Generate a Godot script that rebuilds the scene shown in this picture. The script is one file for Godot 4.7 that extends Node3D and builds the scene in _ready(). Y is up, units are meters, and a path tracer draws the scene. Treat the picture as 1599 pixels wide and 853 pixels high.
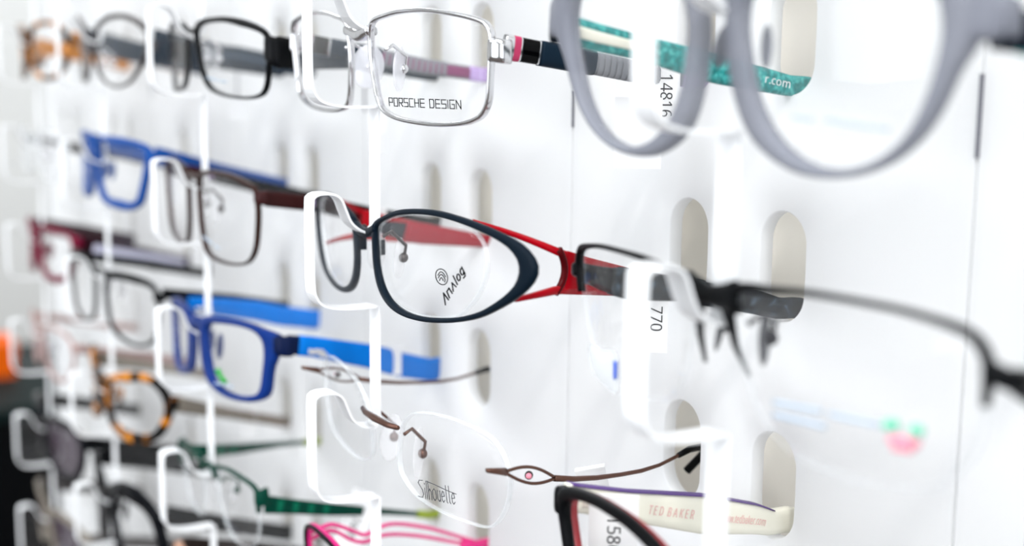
extends Node3D
# A shop wall of spectacle frames on clear acrylic racks, seen from close by along the wall.
# X runs along the wall (to the right = nearer), Y up, Z out of the wall. Panel pitch 0.18 m, wall face at z = 0.

const PITCH := 0.18
const SEAM_0 := -0.40058        # seam behind the rack in the middle of the picture
const ROW_TOP := 0.07714
const ROW_STEP := 0.066447
const SLOT_H := 0.0328
const SLOT_W := 0.0192
const SLOT_OFF := 0.068
const CAM_Z := 0.26482

var used := {}
var M := {}

class Shape:
	var v := PackedVector3Array()
	var i := PackedInt32Array()
	func tri(a: int, b: int, c: int) -> void:
		i.append(a); i.append(b); i.append(c)
	func quad(a: int, b: int, c: int, d: int) -> void:
		tri(a, b, c); tri(a, c, d)
	# turns the triangles from index "from" on so that they enclose a positive volume
	func outward(from: int, o: Vector3) -> void:
		var vol := 0.0
		for k in range(from, i.size(), 3):
			vol += (v[i[k]] - o).dot((v[i[k + 1]] - o).cross(v[i[k + 2]] - o))
		if vol > 0.0:      # counter-clockwise: Godot's front faces run clockwise
			for k in range(from, i.size(), 3):
				var t := i[k + 1]
				i[k + 1] = i[k + 2]
				i[k + 2] = t
	func mesh(smooth := true) -> ArrayMesh:
		var st := SurfaceTool.new()
		st.begin(Mesh.PRIMITIVE_TRIANGLES)
		if not smooth:
			for k in i:
				st.set_smooth_group(-1)
				st.add_vertex(v[k])
		else:
			for p in v:
				st.set_smooth_group(0)
				st.add_vertex(p)
			for k in i:
				st.add_index(k)
		st.generate_normals()
		return st.commit()
	# a bar through centres c whose cross-section is spanned by a and b; pw 2 = ellipse, larger = boxier
	func loft(c: PackedVector3Array, a: PackedVector3Array, b: PackedVector3Array, closed: bool, sides := 10, pw := 2.0) -> void:
		var base := v.size()
		var from := i.size()
		var n := c.size()
		for k in n:
			for s in sides:
				var t := TAU * (s + 0.5) / sides
				var x := cos(t)
				var y := sin(t)
				v.append(c[k] + a[k] * (signf(x) * pow(absf(x), 2.0 / pw)) + b[k] * (signf(y) * pow(absf(y), 2.0 / pw)))
		for k in (n if closed else n - 1):
			var k2 := (k + 1) % n
			for s in sides:
				var s2 := (s + 1) % sides
				quad(base + k * sides + s, base + k * sides + s2, base + k2 * sides + s2, base + k2 * sides + s)
		if not closed:
			for e in [0, n - 1]:
				var m := v.size()
				v.append(c[e])
				for s in sides:
					var s2 := (s + 1) % sides
					if e == 0:
						tri(m, base + s2, base + s)
					else:
						tri(m, base + e * sides + s, base + e * sides + s2)
		outward(from, c[0])
	# a rod of radius r (or one radius per point) through pts
	func rod(pts: PackedVector3Array, r: Variant, closed := false, sides := 8) -> void:
		var a := PackedVector3Array()
		var b := PackedVector3Array()
		var n := pts.size()
		for k in n:
			var t := (pts[(k + 1) % n] - pts[(k - 1 + n) % n]) if closed else (pts[mini(k + 1, n - 1)] - pts[maxi(k - 1, 0)])
			t = t.normalized()
			var up := Vector3.UP if absf(t.y) < 0.95 else Vector3.BACK
			var s := t.cross(up).normalized()
			var rr: float = r[k] if r is Array else r
			a.append(s * rr)
			b.append(s.cross(t).normalized() * rr)
		# keep the section from twisting where the reference changes
		for k in range(1, n):
			var t2 := (pts[mini(k + 1, n - 1)] - pts[maxi(k - 1, 0)]).normalized()
			var s2 := a[k - 1] - t2 * a[k - 1].dot(t2)
			if s2.length() > 1e-9:
				s2 = s2.normalized() * a[k].length()
				a[k] = s2
				b[k] = s2.cross(t2).normalized() * s2.length()
		loft(pts, a, b, closed, sides)
	func box(lo: Vector3, hi: Vector3, t := Transform3D()) -> void:
		var base := v.size()
		var from := i.size()
		for x in [lo.x, hi.x]:
			for y in [lo.y, hi.y]:
				for z in [lo.z, hi.z]:
					v.append(t * Vector3(x, y, z))
		for q in [[0, 1, 3, 2], [4, 6, 7, 5], [0, 4, 5, 1], [2, 3, 7, 6], [0, 2, 6, 4], [1, 5, 7, 3]]:
			quad(base + q[0], base + q[1], base + q[2], base + q[3])
		outward(from, v[base])
	func ball(c: Vector3, r: Vector3, n := 12, basis := Basis()) -> void:
		var base := v.size()
		var from := i.size()
		for y in range(n + 1):
			for x in n:
				var th := PI * y / n
				var ph := TAU * x / n
				v.append(c + basis * (Vector3(sin(th) * cos(ph), cos(th), sin(th) * sin(ph)) * r))
		for y in n:
			for x in n:
				var x2 := (x + 1) % n
				quad(base + y * n + x, base + y * n + x2, base + (y + 1) * n + x2, base + (y + 1) * n + x)
		outward(from, c)


# ---------------------------------------------------------------- names, materials, small helpers
func numbered(called: String) -> String:
	used[called] = used.get(called, -1) + 1
	return called if used[called] == 0 else "%s_%03d" % [called, used[called]]

func put(called: String, mesh: Mesh, mat: Material, parent: Node) -> MeshInstance3D:
	var o := MeshInstance3D.new()
	o.name = numbered(called) if parent == self else called
	o.mesh = mesh
	o.material_override = mat
	parent.add_child(o, true)
	return o

func thing(called: String, label: String, category: String, group := "") -> Node3D:
	var o := Node3D.new()
	o.name = numbered(called)
	add_child(o)
	return tag(o, label, category, group)

func tag(o: Node3D, label: String, category: String, group := "") -> Node3D:
	o.set_meta("label", label)
	o.set_meta("category", category)
	if group:
		o.set_meta("group", group)
	return o

func structure(called: String, mesh: Mesh, mat: Material) -> MeshInstance3D:
	var o := put(called, mesh, mat, self)
	o.set_meta("kind", "structure")
	return o

func mat(color: Color, rough := 0.5, metal := 0.0) -> StandardMaterial3D:
	var m := StandardMaterial3D.new()
	m.metallic_specular = 0.2
	m.albedo_color = color
	m.roughness = rough
	m.metallic = metal
	return m

func clear(alpha: float, color := Color(1, 1, 1), rough := 0.02) -> StandardMaterial3D:
	var m := mat(Color(color.r, color.g, color.b, alpha), rough)
	m.transparency = BaseMaterial3D.TRANSPARENCY_ALPHA
	m.metallic_specular = 0.25     # coated against reflections
	m.cull_mode = BaseMaterial3D.CULL_DISABLED
	return m

func blotched(colors: Array, offsets: Array, freq: float, seed_: int, rough := 0.25, scale := 40.0) -> StandardMaterial3D:
	var n := FastNoiseLite.new()
	n.seed = seed_
	n.frequency = freq
	n.noise_type = FastNoiseLite.TYPE_SIMPLEX
	n.fractal_octaves = 3
	var g := Gradient.new()
	g.offsets = PackedFloat32Array(offsets)
	g.colors = PackedColorArray(colors)
	var t := NoiseTexture2D.new()
	t.width = 256
	t.height = 256
	t.seamless = true
	t.noise = n
	t.color_ramp = g
	var m := mat(Color.WHITE, rough)
	m.albedo_texture = t
	m.uv1_triplanar = true
	m.uv1_scale = Vector3.ONE * scale
	return m

func seam(k: int) -> float:
	return SEAM_0 + k * PITCH

func row_y(r: float) -> float:
	return ROW_TOP - r * ROW_STEP

func pts2(a: Array, s := 0.001) -> PackedVector2Array:
	var out := PackedVector2Array()
	for k in range(0, a.size(), 2):
		out.append(Vector2(a[k], a[k + 1]) * s)
	return out

func catmull(p: PackedVector2Array, n: int, closed := true) -> PackedVector2Array:
	var dense := PackedVector2Array()
	var m := p.size()
	for k in (m if closed else m - 1):
		var a: Vector2 = p[(k - 1 + m) % m] if closed or k > 0 else p[0] * 2.0 - p[1]
		var b := p[k]
		var c := p[(k + 1) % m]
		var d: Vector2 = p[(k + 2) % m] if closed or k + 2 < m else c * 2.0 - b
		for s in 12:
			dense.append(b.cubic_interpolate(c, a, d, s / 12.0))
	dense.append(p[0] if closed else p[m - 1])
	var total := 0.0
	for k in dense.size() - 1:
		total += dense[k].distance_to(dense[k + 1])
	var out := PackedVector2Array()
	var want := 0.0
	var gone := 0.0
	var k2 := 0
	var step := total / (n if closed else n - 1)
	for j in n:
		want = step * j
		while k2 < dense.size() - 2 and gone + dense[k2].distance_to(dense[k2 + 1]) < want:
			gone += dense[k2].distance_to(dense[k2 + 1])
			k2 += 1
		var l := dense[k2].distance_to(dense[k2 + 1])
		out.append(dense[k2].lerp(dense[k2 + 1], clampf((want - gone) / maxf(l, 1e-9), 0, 1)))
	return out

func mirrored(p: PackedVector2Array, side: int) -> PackedVector2Array:
	var out := PackedVector2Array()
	for q in p:
		out.append(Vector2(q.x * side, q.y))
	return out

func keyed(keys: Array, u: float, col: int) -> float:
	if u <= keys[0][0]:
		return keys[0][col]
	for k in keys.size() - 1:
		if u <= keys[k + 1][0]:
			var t: float = (u - keys[k][0]) / (keys[k + 1][0] - keys[k][0])
			return lerpf(keys[k][col], keys[k + 1][col], t)
	return keys[-1][col]


# ---------------------------------------------------------------- one pair of spectacles
class Pair:
	var root: Node3D
	var k := 0
	var row := 0
	var curve := 1.2
	var lean := 0.08
	var roll := 0.0
	var by := 0.0
	func z(p: Vector2) -> float:
		return -curve * p.x * p.x + lean * p.y
	func at(p: Vector2, dz := 0.0) -> Vector3:
		return Vector3(p.x, p.y, z(p) + dz)

func pair(called: String, label: String, k: int, row: int, pose: Array, curve := 1.2) -> Pair:
	var g := Pair.new()
	g.root = thing(called, label, "eyeglasses", "spectacle frames hung on the clear racks")
	g.k = k
	g.row = row
	g.curve = curve
	g.lean = pose[4]
	g.roll = pose[3]
	g.by = row_y(row) + 0.004
	g.root.position = Vector3(seam(k) + pose[1] * 0.001, g.by + pose[2] * 0.001, 0.082)
	g.root.basis = Basis(Vector3.UP, pose[0]) * Basis(Vector3.BACK, pose[3])
	return g

# rim as a closed (or open) bar along an outline; w radial half-widths (m, one or a list), d half-depth
func rim(g: Pair, line: PackedVector2Array, side: int, w: Variant, d: float, m: Material, closed := true, called := "rim", pw := 3.0, dz := 0.0) -> MeshInstance3D:
	var s := Shape.new()
	var p := mirrored(line, side)
	var n := p.size()
	var c := PackedVector3Array()
	var a := PackedVector3Array()
	var b := PackedVector3Array()
	for j in n:
		var t := (p[(j + 1) % n] - p[(j - 1 + n) % n]) if closed else (p[mini(j + 1, n - 1)] - p[maxi(j - 1, 0)])
		t = t.normalized()
		var nrm := Vector2(t.y, -t.x)
		var ww: float = w if w is float else w[int(float(j) / n * w.size())]
		if w is Array:
			var f: float = float(j) / n * w.size() if closed else float(j) / (n - 1) * (w.size() - 1)
			var j0 := int(f)
			ww = lerpf(w[j0 % w.size()], w[(j0 + 1) % w.size()] if closed else w[mini(j0 + 1, w.size() - 1)], f - j0)
		c.append(g.at(p[j], dz))
		a.append(Vector3(nrm.x, nrm.y, g.lean * nrm.y - 2.0 * g.curve * p[j].x * nrm.x) * ww)
		b.append(Vector3(2.0 * g.curve * p[j].x, 0, 1).normalized() * d)
	s.loft(c, a, b, closed, 12, pw)
	return put(called, s.mesh(), m, g.root)

# moulded rim between an outer and an inner outline
func moulded(g: Pair, outer: PackedVector2Array, inner: PackedVector2Array, side: int, d: float, m: Material, called := "rim", n := 72) -> MeshInstance3D:
	var s := Shape.new()
	var o := mirrored(outer, side)
	var q := mirrored(inner, side)
	var mid := Vector2.ZERO
	for p in q:
		mid += p / q.size()
	var c := PackedVector3Array()
	var a := PackedVector3Array()
	var b := PackedVector3Array()
	for j in n:
		var dir := Vector2.from_angle(TAU * j / n)
		var po := reach(o, mid, dir)
		var pi := reach(q, mid, dir)
		c.append(g.at((po + pi) * 0.5))
		a.append((g.at(po) - g.at(pi)) * 0.5)
		b.append(Vector3(2.0 * g.curve * po.x, 0, 1).normalized() * d)
	s.loft(c, a, b, true, 12, 3.2)
	return put(called, s.mesh(), m, g.root)

func reach(poly: PackedVector2Array, from: Vector2, dir: Vector2) -> Vector2:
	var best := from
	var far := -1.0
	for j in poly.size():
		var hit: Variant = Geometry2D.segment_intersects_segment(from, from + dir * 0.4, poly[j], poly[(j + 1) % poly.size()])
		if hit != null and from.distance_to(hit) > far:
			far = from.distance_to(hit)
			best = hit
	return best

func lens(g: Pair, line: PackedVector2Array, side: int, m: Material, bulge := 0.0018, thick := 0.0016, dz := 0.0) -> MeshInstance3D:
	var s := Shape.new()
	var p := mirrored(line, side)
	var mid := Vector2.ZERO
	for q in p:
		mid += q / p.size()
	var n := p.size()
	var rings := 7
	for face in 2:
		var base := s.v.size()
		for r in rings:
			var f := 1.0 - float(r) / rings
			for j in n:
				var q := mid + (p[j] - mid) * f
				s.v.append(g.at(q, dz + bulge * (1.0 - f * f) - (thick if face else 0.0)))
		s.v.append(g.at(mid, dz + bulge - (thick if face else 0.0)))
		var flip := (side == 1) == (face == 0)
		for r in rings - 1:
			for j in n:
				var j2 := (j + 1) % n
				if flip:
					s.quad(base + r * n + j, base + (r + 1) * n + j, base + (r + 1) * n + j2, base + r * n + j2)
				else:
					s.quad(base + r * n + j, base + r * n + j2, base + (r + 1) * n + j2, base + (r + 1) * n + j)
		for j in n:
			var j2 := (j + 1) % n
			var l := base + (rings - 1) * n
			if flip:
				s.tri(l + j, base + rings * n, l + j2)
			else:
				s.tri(l + j, l + j2, base + rings * n)
	# the edge between the two faces, with vertices of its own
	var e := s.v.size()
	for j in n:
		s.v.append(g.at(p[j], dz))
		s.v.append(g.at(p[j], dz - thick))
	for j in n:
		var j2 := (j + 1) % n
		s.quad(e + j * 2, e + j2 * 2, e + j2 * 2 + 1, e + j * 2 + 1)
	s.outward(0, g.at(mid))
	return put("lens", s.mesh(), m, g.root)

func bridge(g: Pair, pts: Array, hw: Variant, d: float, m: Material, dz := 0.0, pw := 3.0) -> MeshInstance3D:
	return rim(g, catmull(pts2(pts), 17, false), 1, hw, d, m, false, "bridge", pw, dz)

func nose_pads(g: Pair, x: float, y: float, size: Vector2, m: Material, arm: Material, top := 0.0) -> void:
	for side in [-1, 1]:
		var s := Shape.new()
		var c := g.at(Vector2(x * side, y), -0.0075)
		var b := Basis(Vector3.UP, -side * 0.75) * Basis(Vector3.BACK, side * 0.2)
		s.ball(c, Vector3(size.x, size.y, 0.0013), 14, b)
		var pad := put("nose_pad", s.mesh(), m, g.root)
		if arm:
			var w := Shape.new()
			var a := g.at(Vector2((x + 0.0035) * side, y + 0.004 + top), -0.001)
			w.rod(PackedVector3Array([a, a + Vector3(-0.0005 * side, 0.0015, -0.003), c + Vector3(0.001 * side, 0.004 , -0.002), c + Vector3(0.0012 * side, 0.0005, -0.0013), c + Vector3(0, 0, -0.0006)]), 0.0006)
			w.ball(c + Vector3(0.0006 * side, 0, -0.0012), Vector3.ONE * 0.0017, 8)
			put("pad_arm", w.mesh(), arm, pad)

# The path of a temple in the pair's own axes: u = 0 at the hinge, 1 in the slot, beyond that behind the panel.
# keys: [u, top, bottom] in mm above the bridge.
func temple_run(g: Pair, side: int, hinge: Vector2, keys: Array, u0: float, u1: float, thick: float, steps := 24, grow := 0.0, inward := 0.0) -> Array:
	var inv := g.root.transform.affine_inverse()
	var h: Vector3 = g.root.transform * g.at(Vector2(hinge.x * side, hinge.y) * 0.001, -0.002)
	var e := Vector3(seam(g.k) + side * SLOT_OFF, 0, 0)
	var flat := Vector3(e.x - h.x, 0, e.z - h.z)
	var length := flat.length()
	var d := flat / length
	var nrm := Vector3(d.z, 0, -d.x)
	var c := PackedVector3Array()
	var a := PackedVector3Array()
	var b := PackedVector3Array()
	var bend := 1.0 + 0.004 / length
	for j in steps + 1:
		var u := lerpf(u0, u1, float(j) / steps)
		var top := keyed(keys, minf(u, 1.0), 1) * 0.001 + grow
		var low := keyed(keys, minf(u, 1.0), 2) * 0.001 - grow
		var mid := (top + low) * 0.5
		var half := (top - low) * 0.5
		var yw := g.by + mid + g.roll * hinge.x * 0.001 * side * (1.0 - minf(u, 1.0))
		var p := Vector3(h.x, yw, h.z) + d * minf(u, bend) * length
		var slope := (keyed(keys, minf(u + 0.03, 1.0), 1) + keyed(keys, minf(u + 0.03, 1.0), 2) - keyed(keys, maxf(minf(u, 1.0) - 0.03, 0), 1) - keyed(keys, maxf(minf(u, 1.0) - 0.03, 0), 2)) * 0.0005 / (0.06 * length)
		var ang := atan(slope)
		if u > bend:     # the ear piece turns down behind the panel
			var s := (u - bend) * length
			var r := 0.016
			var th := minf(s / r, 1.15)
			p += d * r * sin(th) + Vector3.DOWN * r * (1.0 - cos(th))
			if s > r * th:
				p += (d * cos(th) + Vector3.DOWN * sin(th)) * (s - r * th)
			ang = -th
		var t := d * cos(ang) + Vector3.UP * sin(ang)
		var up := nrm.cross(t).normalized()
		if up.y < 0.0 and absf(ang) < 1.5:
			up = -up
		c.append(inv * (p + nrm * inward * side))
		a.append(inv.basis * (up * half))
		b.append(inv.basis * (nrm * thick * 0.5))
	return [c, a, b]

func temple(g: Pair, side: int, hinge: Vector2, keys: Array, u0: float, u1: float, thick: float, m: Material, called := "temple", parent: Node = null, grow := 0.0, inward := 0.0, pw := 3.6) -> MeshInstance3D:
	var r := temple_run(g, side, hinge, keys, u0, u1, thick, 30, grow, inward)
	var s := Shape.new()
	s.loft(r[0], r[1], r[2], false, 12, pw)
	return put(called, s.mesh(), m, parent if parent else g.root)

# end piece: a block that carries the front round to the temple
func end_piece(g: Pair, side: int, from: Vector2, to: Vector2, hh: Array, d: float, m: Material, called := "end_piece") -> MeshInstance3D:
	var s := Shape.new()
	var c := PackedVector3Array()
	var a := PackedVector3Array()
	var b := PackedVector3Array()
	var p0 := g.at(Vector2(from.x * side, from.y) * 0.001)
	var p3 := g.at(Vector2(to.x * side, to.y) * 0.001, -0.003)
	var p1 := p0 + Vector3(side * 0.003, 0, -0.0003)
	var p2 := p3 + Vector3(side * 0.0006, 0, 0.003)
	for j in 9:
		var t := j / 8.0
		c.append(p0.bezier_interpolate(p1, p2, p3, t))
		var tg := p0.bezier_derivative(p1, p2, p3, t).normalized()
		a.append(Vector3.UP * lerpf(hh[0], hh[1], t) * 0.001)
		b.append(tg.cross(Vector3.UP).normalized() * d)
	s.loft(c, a, b, false, 12, 4.0)
	return put(called, s.mesh(), m, g.root)

# strokes laid onto the lens
func strokes_on(g: Pair, holder: Node3D, lines: Array, r: float, m: Material, called := "logo", dz := 0.0021) -> void:
	var s := Shape.new()
	for l in lines:
		var q := catmull(pts2(l), maxi(l.size() * 2, 4), false)
		var p := PackedVector3Array()
		for w in q:
			p.append(g.at(w, dz))
		s.rod(p, r, false, 5)
	put(called, s.mesh(), m, holder)


# one-line letters: width, then strokes as flat x, y lists (cell height 1)
const GLYPHS := {
	"P": [1.0, [[0, 0, 0, 1, 1, 1, 1, 0.45, 0, 0.45]]], "O": [1.0, [[0, 0, 0, 1, 1, 1, 1, 0, 0, 0]]], "R": [1.0, [[0, 0, 0, 1, 1, 1, 1, 0.45, 0, 0.45], [0.4, 0.45, 1, 0]]],
	"S": [1.0, [[1, 1, 0, 1, 0, 0.5, 1, 0.5, 1, 0, 0, 0]]], "C": [1.0, [[1, 1, 0, 1, 0, 0, 1, 0]]], "H": [1.0, [[0, 0, 0, 1], [1, 0, 1, 1], [0, 0.5, 1, 0.5]]],
	"E": [1.0, [[1, 1, 0, 1, 0, 0, 1, 0], [0, 0.5, 0.95, 0.5]]], "D": [1.0, [[0, 0, 0, 1, 0.85, 1, 1, 0.85, 1, 0.15, 0.85, 0, 0, 0]]], "I": [0.05, [[0, 0, 0, 1]]],
	"G": [1.0, [[1, 1, 0, 1, 0, 0, 1, 0, 1, 0.5, 0.5, 0.5]]], " ": [0.5, []], "A": [0.8, [[0, 0, 0.55, 1, 0.8, 0]]],
	"n": [0.7, [[0, 0, 0.05, 0.7, 0.6, 0.7, 0.7, 0]]], "N": [1.0, [[0, 0, 0, 1, 1, 0, 1, 1]]], "a": [0.7, [[0, 0, 0.4, 0.7, 0.7, 0]]], "l": [0.12, [[0.05, 0, 0.05, 1]]], "o": [0.55, [[0.28, 0, 0.05, 0.12, 0, 0.33, 0.05, 0.53, 0.28, 0.65, 0.5, 0.53, 0.55, 0.33, 0.5, 0.12, 0.28, 0]]],
	"g": [0.55, [[0.55, 0.65, 0.55, -0.1, 0.4, -0.3, 0.05, -0.25], [0.55, 0.33, 0.5, 0.12, 0.28, 0, 0.05, 0.12, 0, 0.33, 0.05, 0.53, 0.28, 0.65, 0.5, 0.53, 0.55, 0.33]]],
	"s": [0.75, [[0.75, 1.0, 0.2, 0.98, 0, 0.82, 0.25, 0.66, 0.6, 0.45, 0.7, 0.22, 0.45, 0.02, -0.2, 0.05]]], "i": [0.1, [[0.05, 0, 0.05, 0.6], [0.07, 0.8, 0.05, 0.86]]],
	"h": [0.4, [[0, 0, 0, 1], [0, 0.4, 0.2, 0.6, 0.4, 0.45, 0.4, 0]]], "u": [0.4, [[0, 0.6, 0, 0.12, 0.2, 0, 0.4, 0.15, 0.4, 0.6], [0.4, 0.15, 0.4, 0]]],
	"e": [0.42, [[0, 0.3, 0.42, 0.34, 0.36, 0.56, 0.2, 0.6, 0.02, 0.4, 0.05, 0.1, 0.22, 0, 0.42, 0.12]]], "t": [0.22, [[0.1, 0.95, 0.1, 0.06, 0.22, 0]]]}

func stroke_word(g: Pair, holder: Node3D, word: String, from: Vector2, to: Vector2, height: float, r: float, m: Material) -> void:
	var gap := 0.42 if word == word.to_upper() else (0.3 if word == "Analog" else 0.2)
	var total := -gap
	for ch in word:
		total += GLYPHS[ch][0] + gap
	var along := (to - from) / total
	var up := Vector2(-along.y, along.x).normalized() * height
	var s := Shape.new()
	var x := 0.0
	for ch in word:
		for line in GLYPHS[ch][1]:
			var p := PackedVector3Array()
			for k in range(0, line.size(), 2):
				p.append(g.at(from + along * (x + line[k]) + up * line[k + 1], 0.0021))
			for k in p.size() - 1:
				var e := (p[k + 1] - p[k]).normalized() * r * 0.7
				s.rod(PackedVector3Array([p[k] - e, p[k + 1] + e]), r, false, 6)
		x += GLYPHS[ch][0] + gap
	put("lettering", s.mesh(), m, holder)


# ---------------------------------------------------------------- the scene
func _ready() -> void:
	view_and_light()
	materials()
	setting()
	racks()
	near_pairs()
	middle_pairs()
	left_pairs()
	far_pairs()
	tags()


func view_and_light() -> void:
	var cam := Camera3D.new()
	cam.name = "camera"
	var yaw := 1.0313572
	var pitch := 0.1512681
	var roll := 0.0124129
	var f := 2063.73
	var fw := Vector3(-sin(yaw) * cos(pitch), -sin(pitch), -cos(yaw) * cos(pitch))
	var r0 := Vector3(cos(yaw), 0, -sin(yaw))
	var u0 := r0.cross(fw)
	var rt := r0 * cos(roll) + u0 * sin(roll)
	cam.transform = Transform3D(Basis(rt, rt.cross(fw), -fw), Vector3(0, 0, CAM_Z))
	var ca := CameraAttributesPhysical.new()
	ca.frustum_focal_length = 50.0
	ca.frustum_focus_distance = 0.405
	ca.exposure_aperture = 50.0 / 6.8
	ca.frustum_near = 0.01
	ca.frustum_far = 40.0
	cam.attributes = ca
	add_child(cam)
	cam.keep_aspect = Camera3D.KEEP_HEIGHT
	cam.near = 0.01
	cam.far = 40.0
	cam.fov = rad_to_deg(2.0 * atan(426.5 / f))
	cam.current = true

	var env := Environment.new()
	env.background_mode = Environment.BG_COLOR
	env.background_color = Color(0.9, 0.93, 1.0)
	env.background_energy_multiplier = 0.5
	env.tonemap_mode = Environment.TONE_MAPPER_LINEAR
	env.tonemap_exposure = 1.08
	env.sdfgi_enabled = true
	env.ssao_enabled = true
	env.ssil_enabled = true
	var we := WorldEnvironment.new()
	we.name = "surroundings"
	we.environment = env
	add_child(we)

	ceiling_panel(Vector3(0.3, 1.55, 1.0), Vector2(2.2, 0.6), 2.3, "flat white light panel in the shop ceiling above the display wall")
	ceiling_panel(Vector3(-1.6, 1.55, 2.2), Vector2(2.2, 0.6), 3.0, "flat white light panel in the shop ceiling, nearest the shop window")
	ceiling_panel(Vector3(-3.2, 1.55, -0.6), Vector2(1.2, 0.6), 2.6, "flat white light panel in the shop ceiling beyond the end of the display wall")
	# one small ceiling spot to the upper right throws the soft shadows on the wall
	var at := Vector3(0.75, 1.5, 0.75)
	var spot := thing("spot_lamp", "small round white ceiling spot to the right of the display wall", "ceiling light")
	spot.position = at
	var hs := Shape.new()
	hs.rod(PackedVector3Array([Vector3(0, 0.1, 0), Vector3(0, 0.02, 0), Vector3(0, 0.0, 0)]), [0.06, 0.06, 0.065], false, 24)
	put("housing", hs.mesh(false), mat(Color(0.9, 0.9, 0.9), 0.5), spot)
	var gl := mat(Color(1, 1, 1), 0.5)
	gl.emission_enabled = true
	gl.emission = Color(1, 0.98, 0.95)
	gl.emission_energy_multiplier = 4.0
	var gs := Shape.new()
	gs.rod(PackedVector3Array([Vector3(0, -0.001, 0), Vector3(0, -0.004, 0)]), 0.055, false, 24)
	put("glowing_disc", gs.mesh(false), gl, spot)
	var ol := SpotLight3D.new()
	ol.name = "spot_glow"
	ol.light_energy = 1.3
	ol.light_size = 0.05
	ol.light_color = Color(1, 0.99, 0.97)
	ol.spot_range = 8.0
	ol.spot_angle = 75.0
	ol.spot_attenuation = 2.0
	ol.shadow_enabled = true
	ol.transform = Transform3D(Basis.looking_at(Vector3(-0.9, -1.5, -0.75), Vector3.UP), at + Vector3(0, -0.06, 0))
	add_child(ol)
	# daylight through the shop windows opposite the display and at its right
	daylight(Vector3(-0.6, 0.1, 3.98), 0.0, Vector2(3.6, 2.0), 9.0)
	daylight(Vector3(2.98, 0.1, 1.4), PI / 2, Vector2(2.4, 2.0), 5.0)


func daylight(at: Vector3, turn: float, size: Vector2, energy: float) -> void:
	var l := AreaLight3D.new()
	l.name = "window_daylight"
	l.area_size = size
	l.light_energy = energy
	l.light_color = Color(0.97, 0.985, 1.0)
	l.shadow_enabled = true
	l.set("area_range", 12.0)
	l.transform = Transform3D(Basis(Vector3.UP, turn), at)
	add_child(l, true)


func ceiling_panel(at: Vector3, size: Vector2, energy: float, label: String) -> void:
	var m := mat(Color(0.95, 0.95, 0.95), 0.6)
	m.emission_enabled = true
	m.emission = Color(0.97, 0.98, 1.0)
	m.emission_energy_multiplier = 2.0
	var s := Shape.new()
	s.box(Vector3(-size.x / 2, 0.0, -size.y / 2), Vector3(size.x / 2, 0.03, size.y / 2), Transform3D(Basis(), at))
	tag(put("ceiling_light", s.mesh(false), m, self), label, "ceiling light", "ceiling light panels")
	var l := AreaLight3D.new()
	l.name = "panel_glow"
	l.area_size = size
	l.light_energy = energy
	l.light_color = Color(0.96, 0.98, 1.0)
	l.shadow_enabled = true
	l.set("area_range", 12.0)
	l.transform = Transform3D(Basis(Vector3.RIGHT, -PI / 2), at + Vector3(0, -0.01, 0))
	add_child(l, true)


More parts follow.
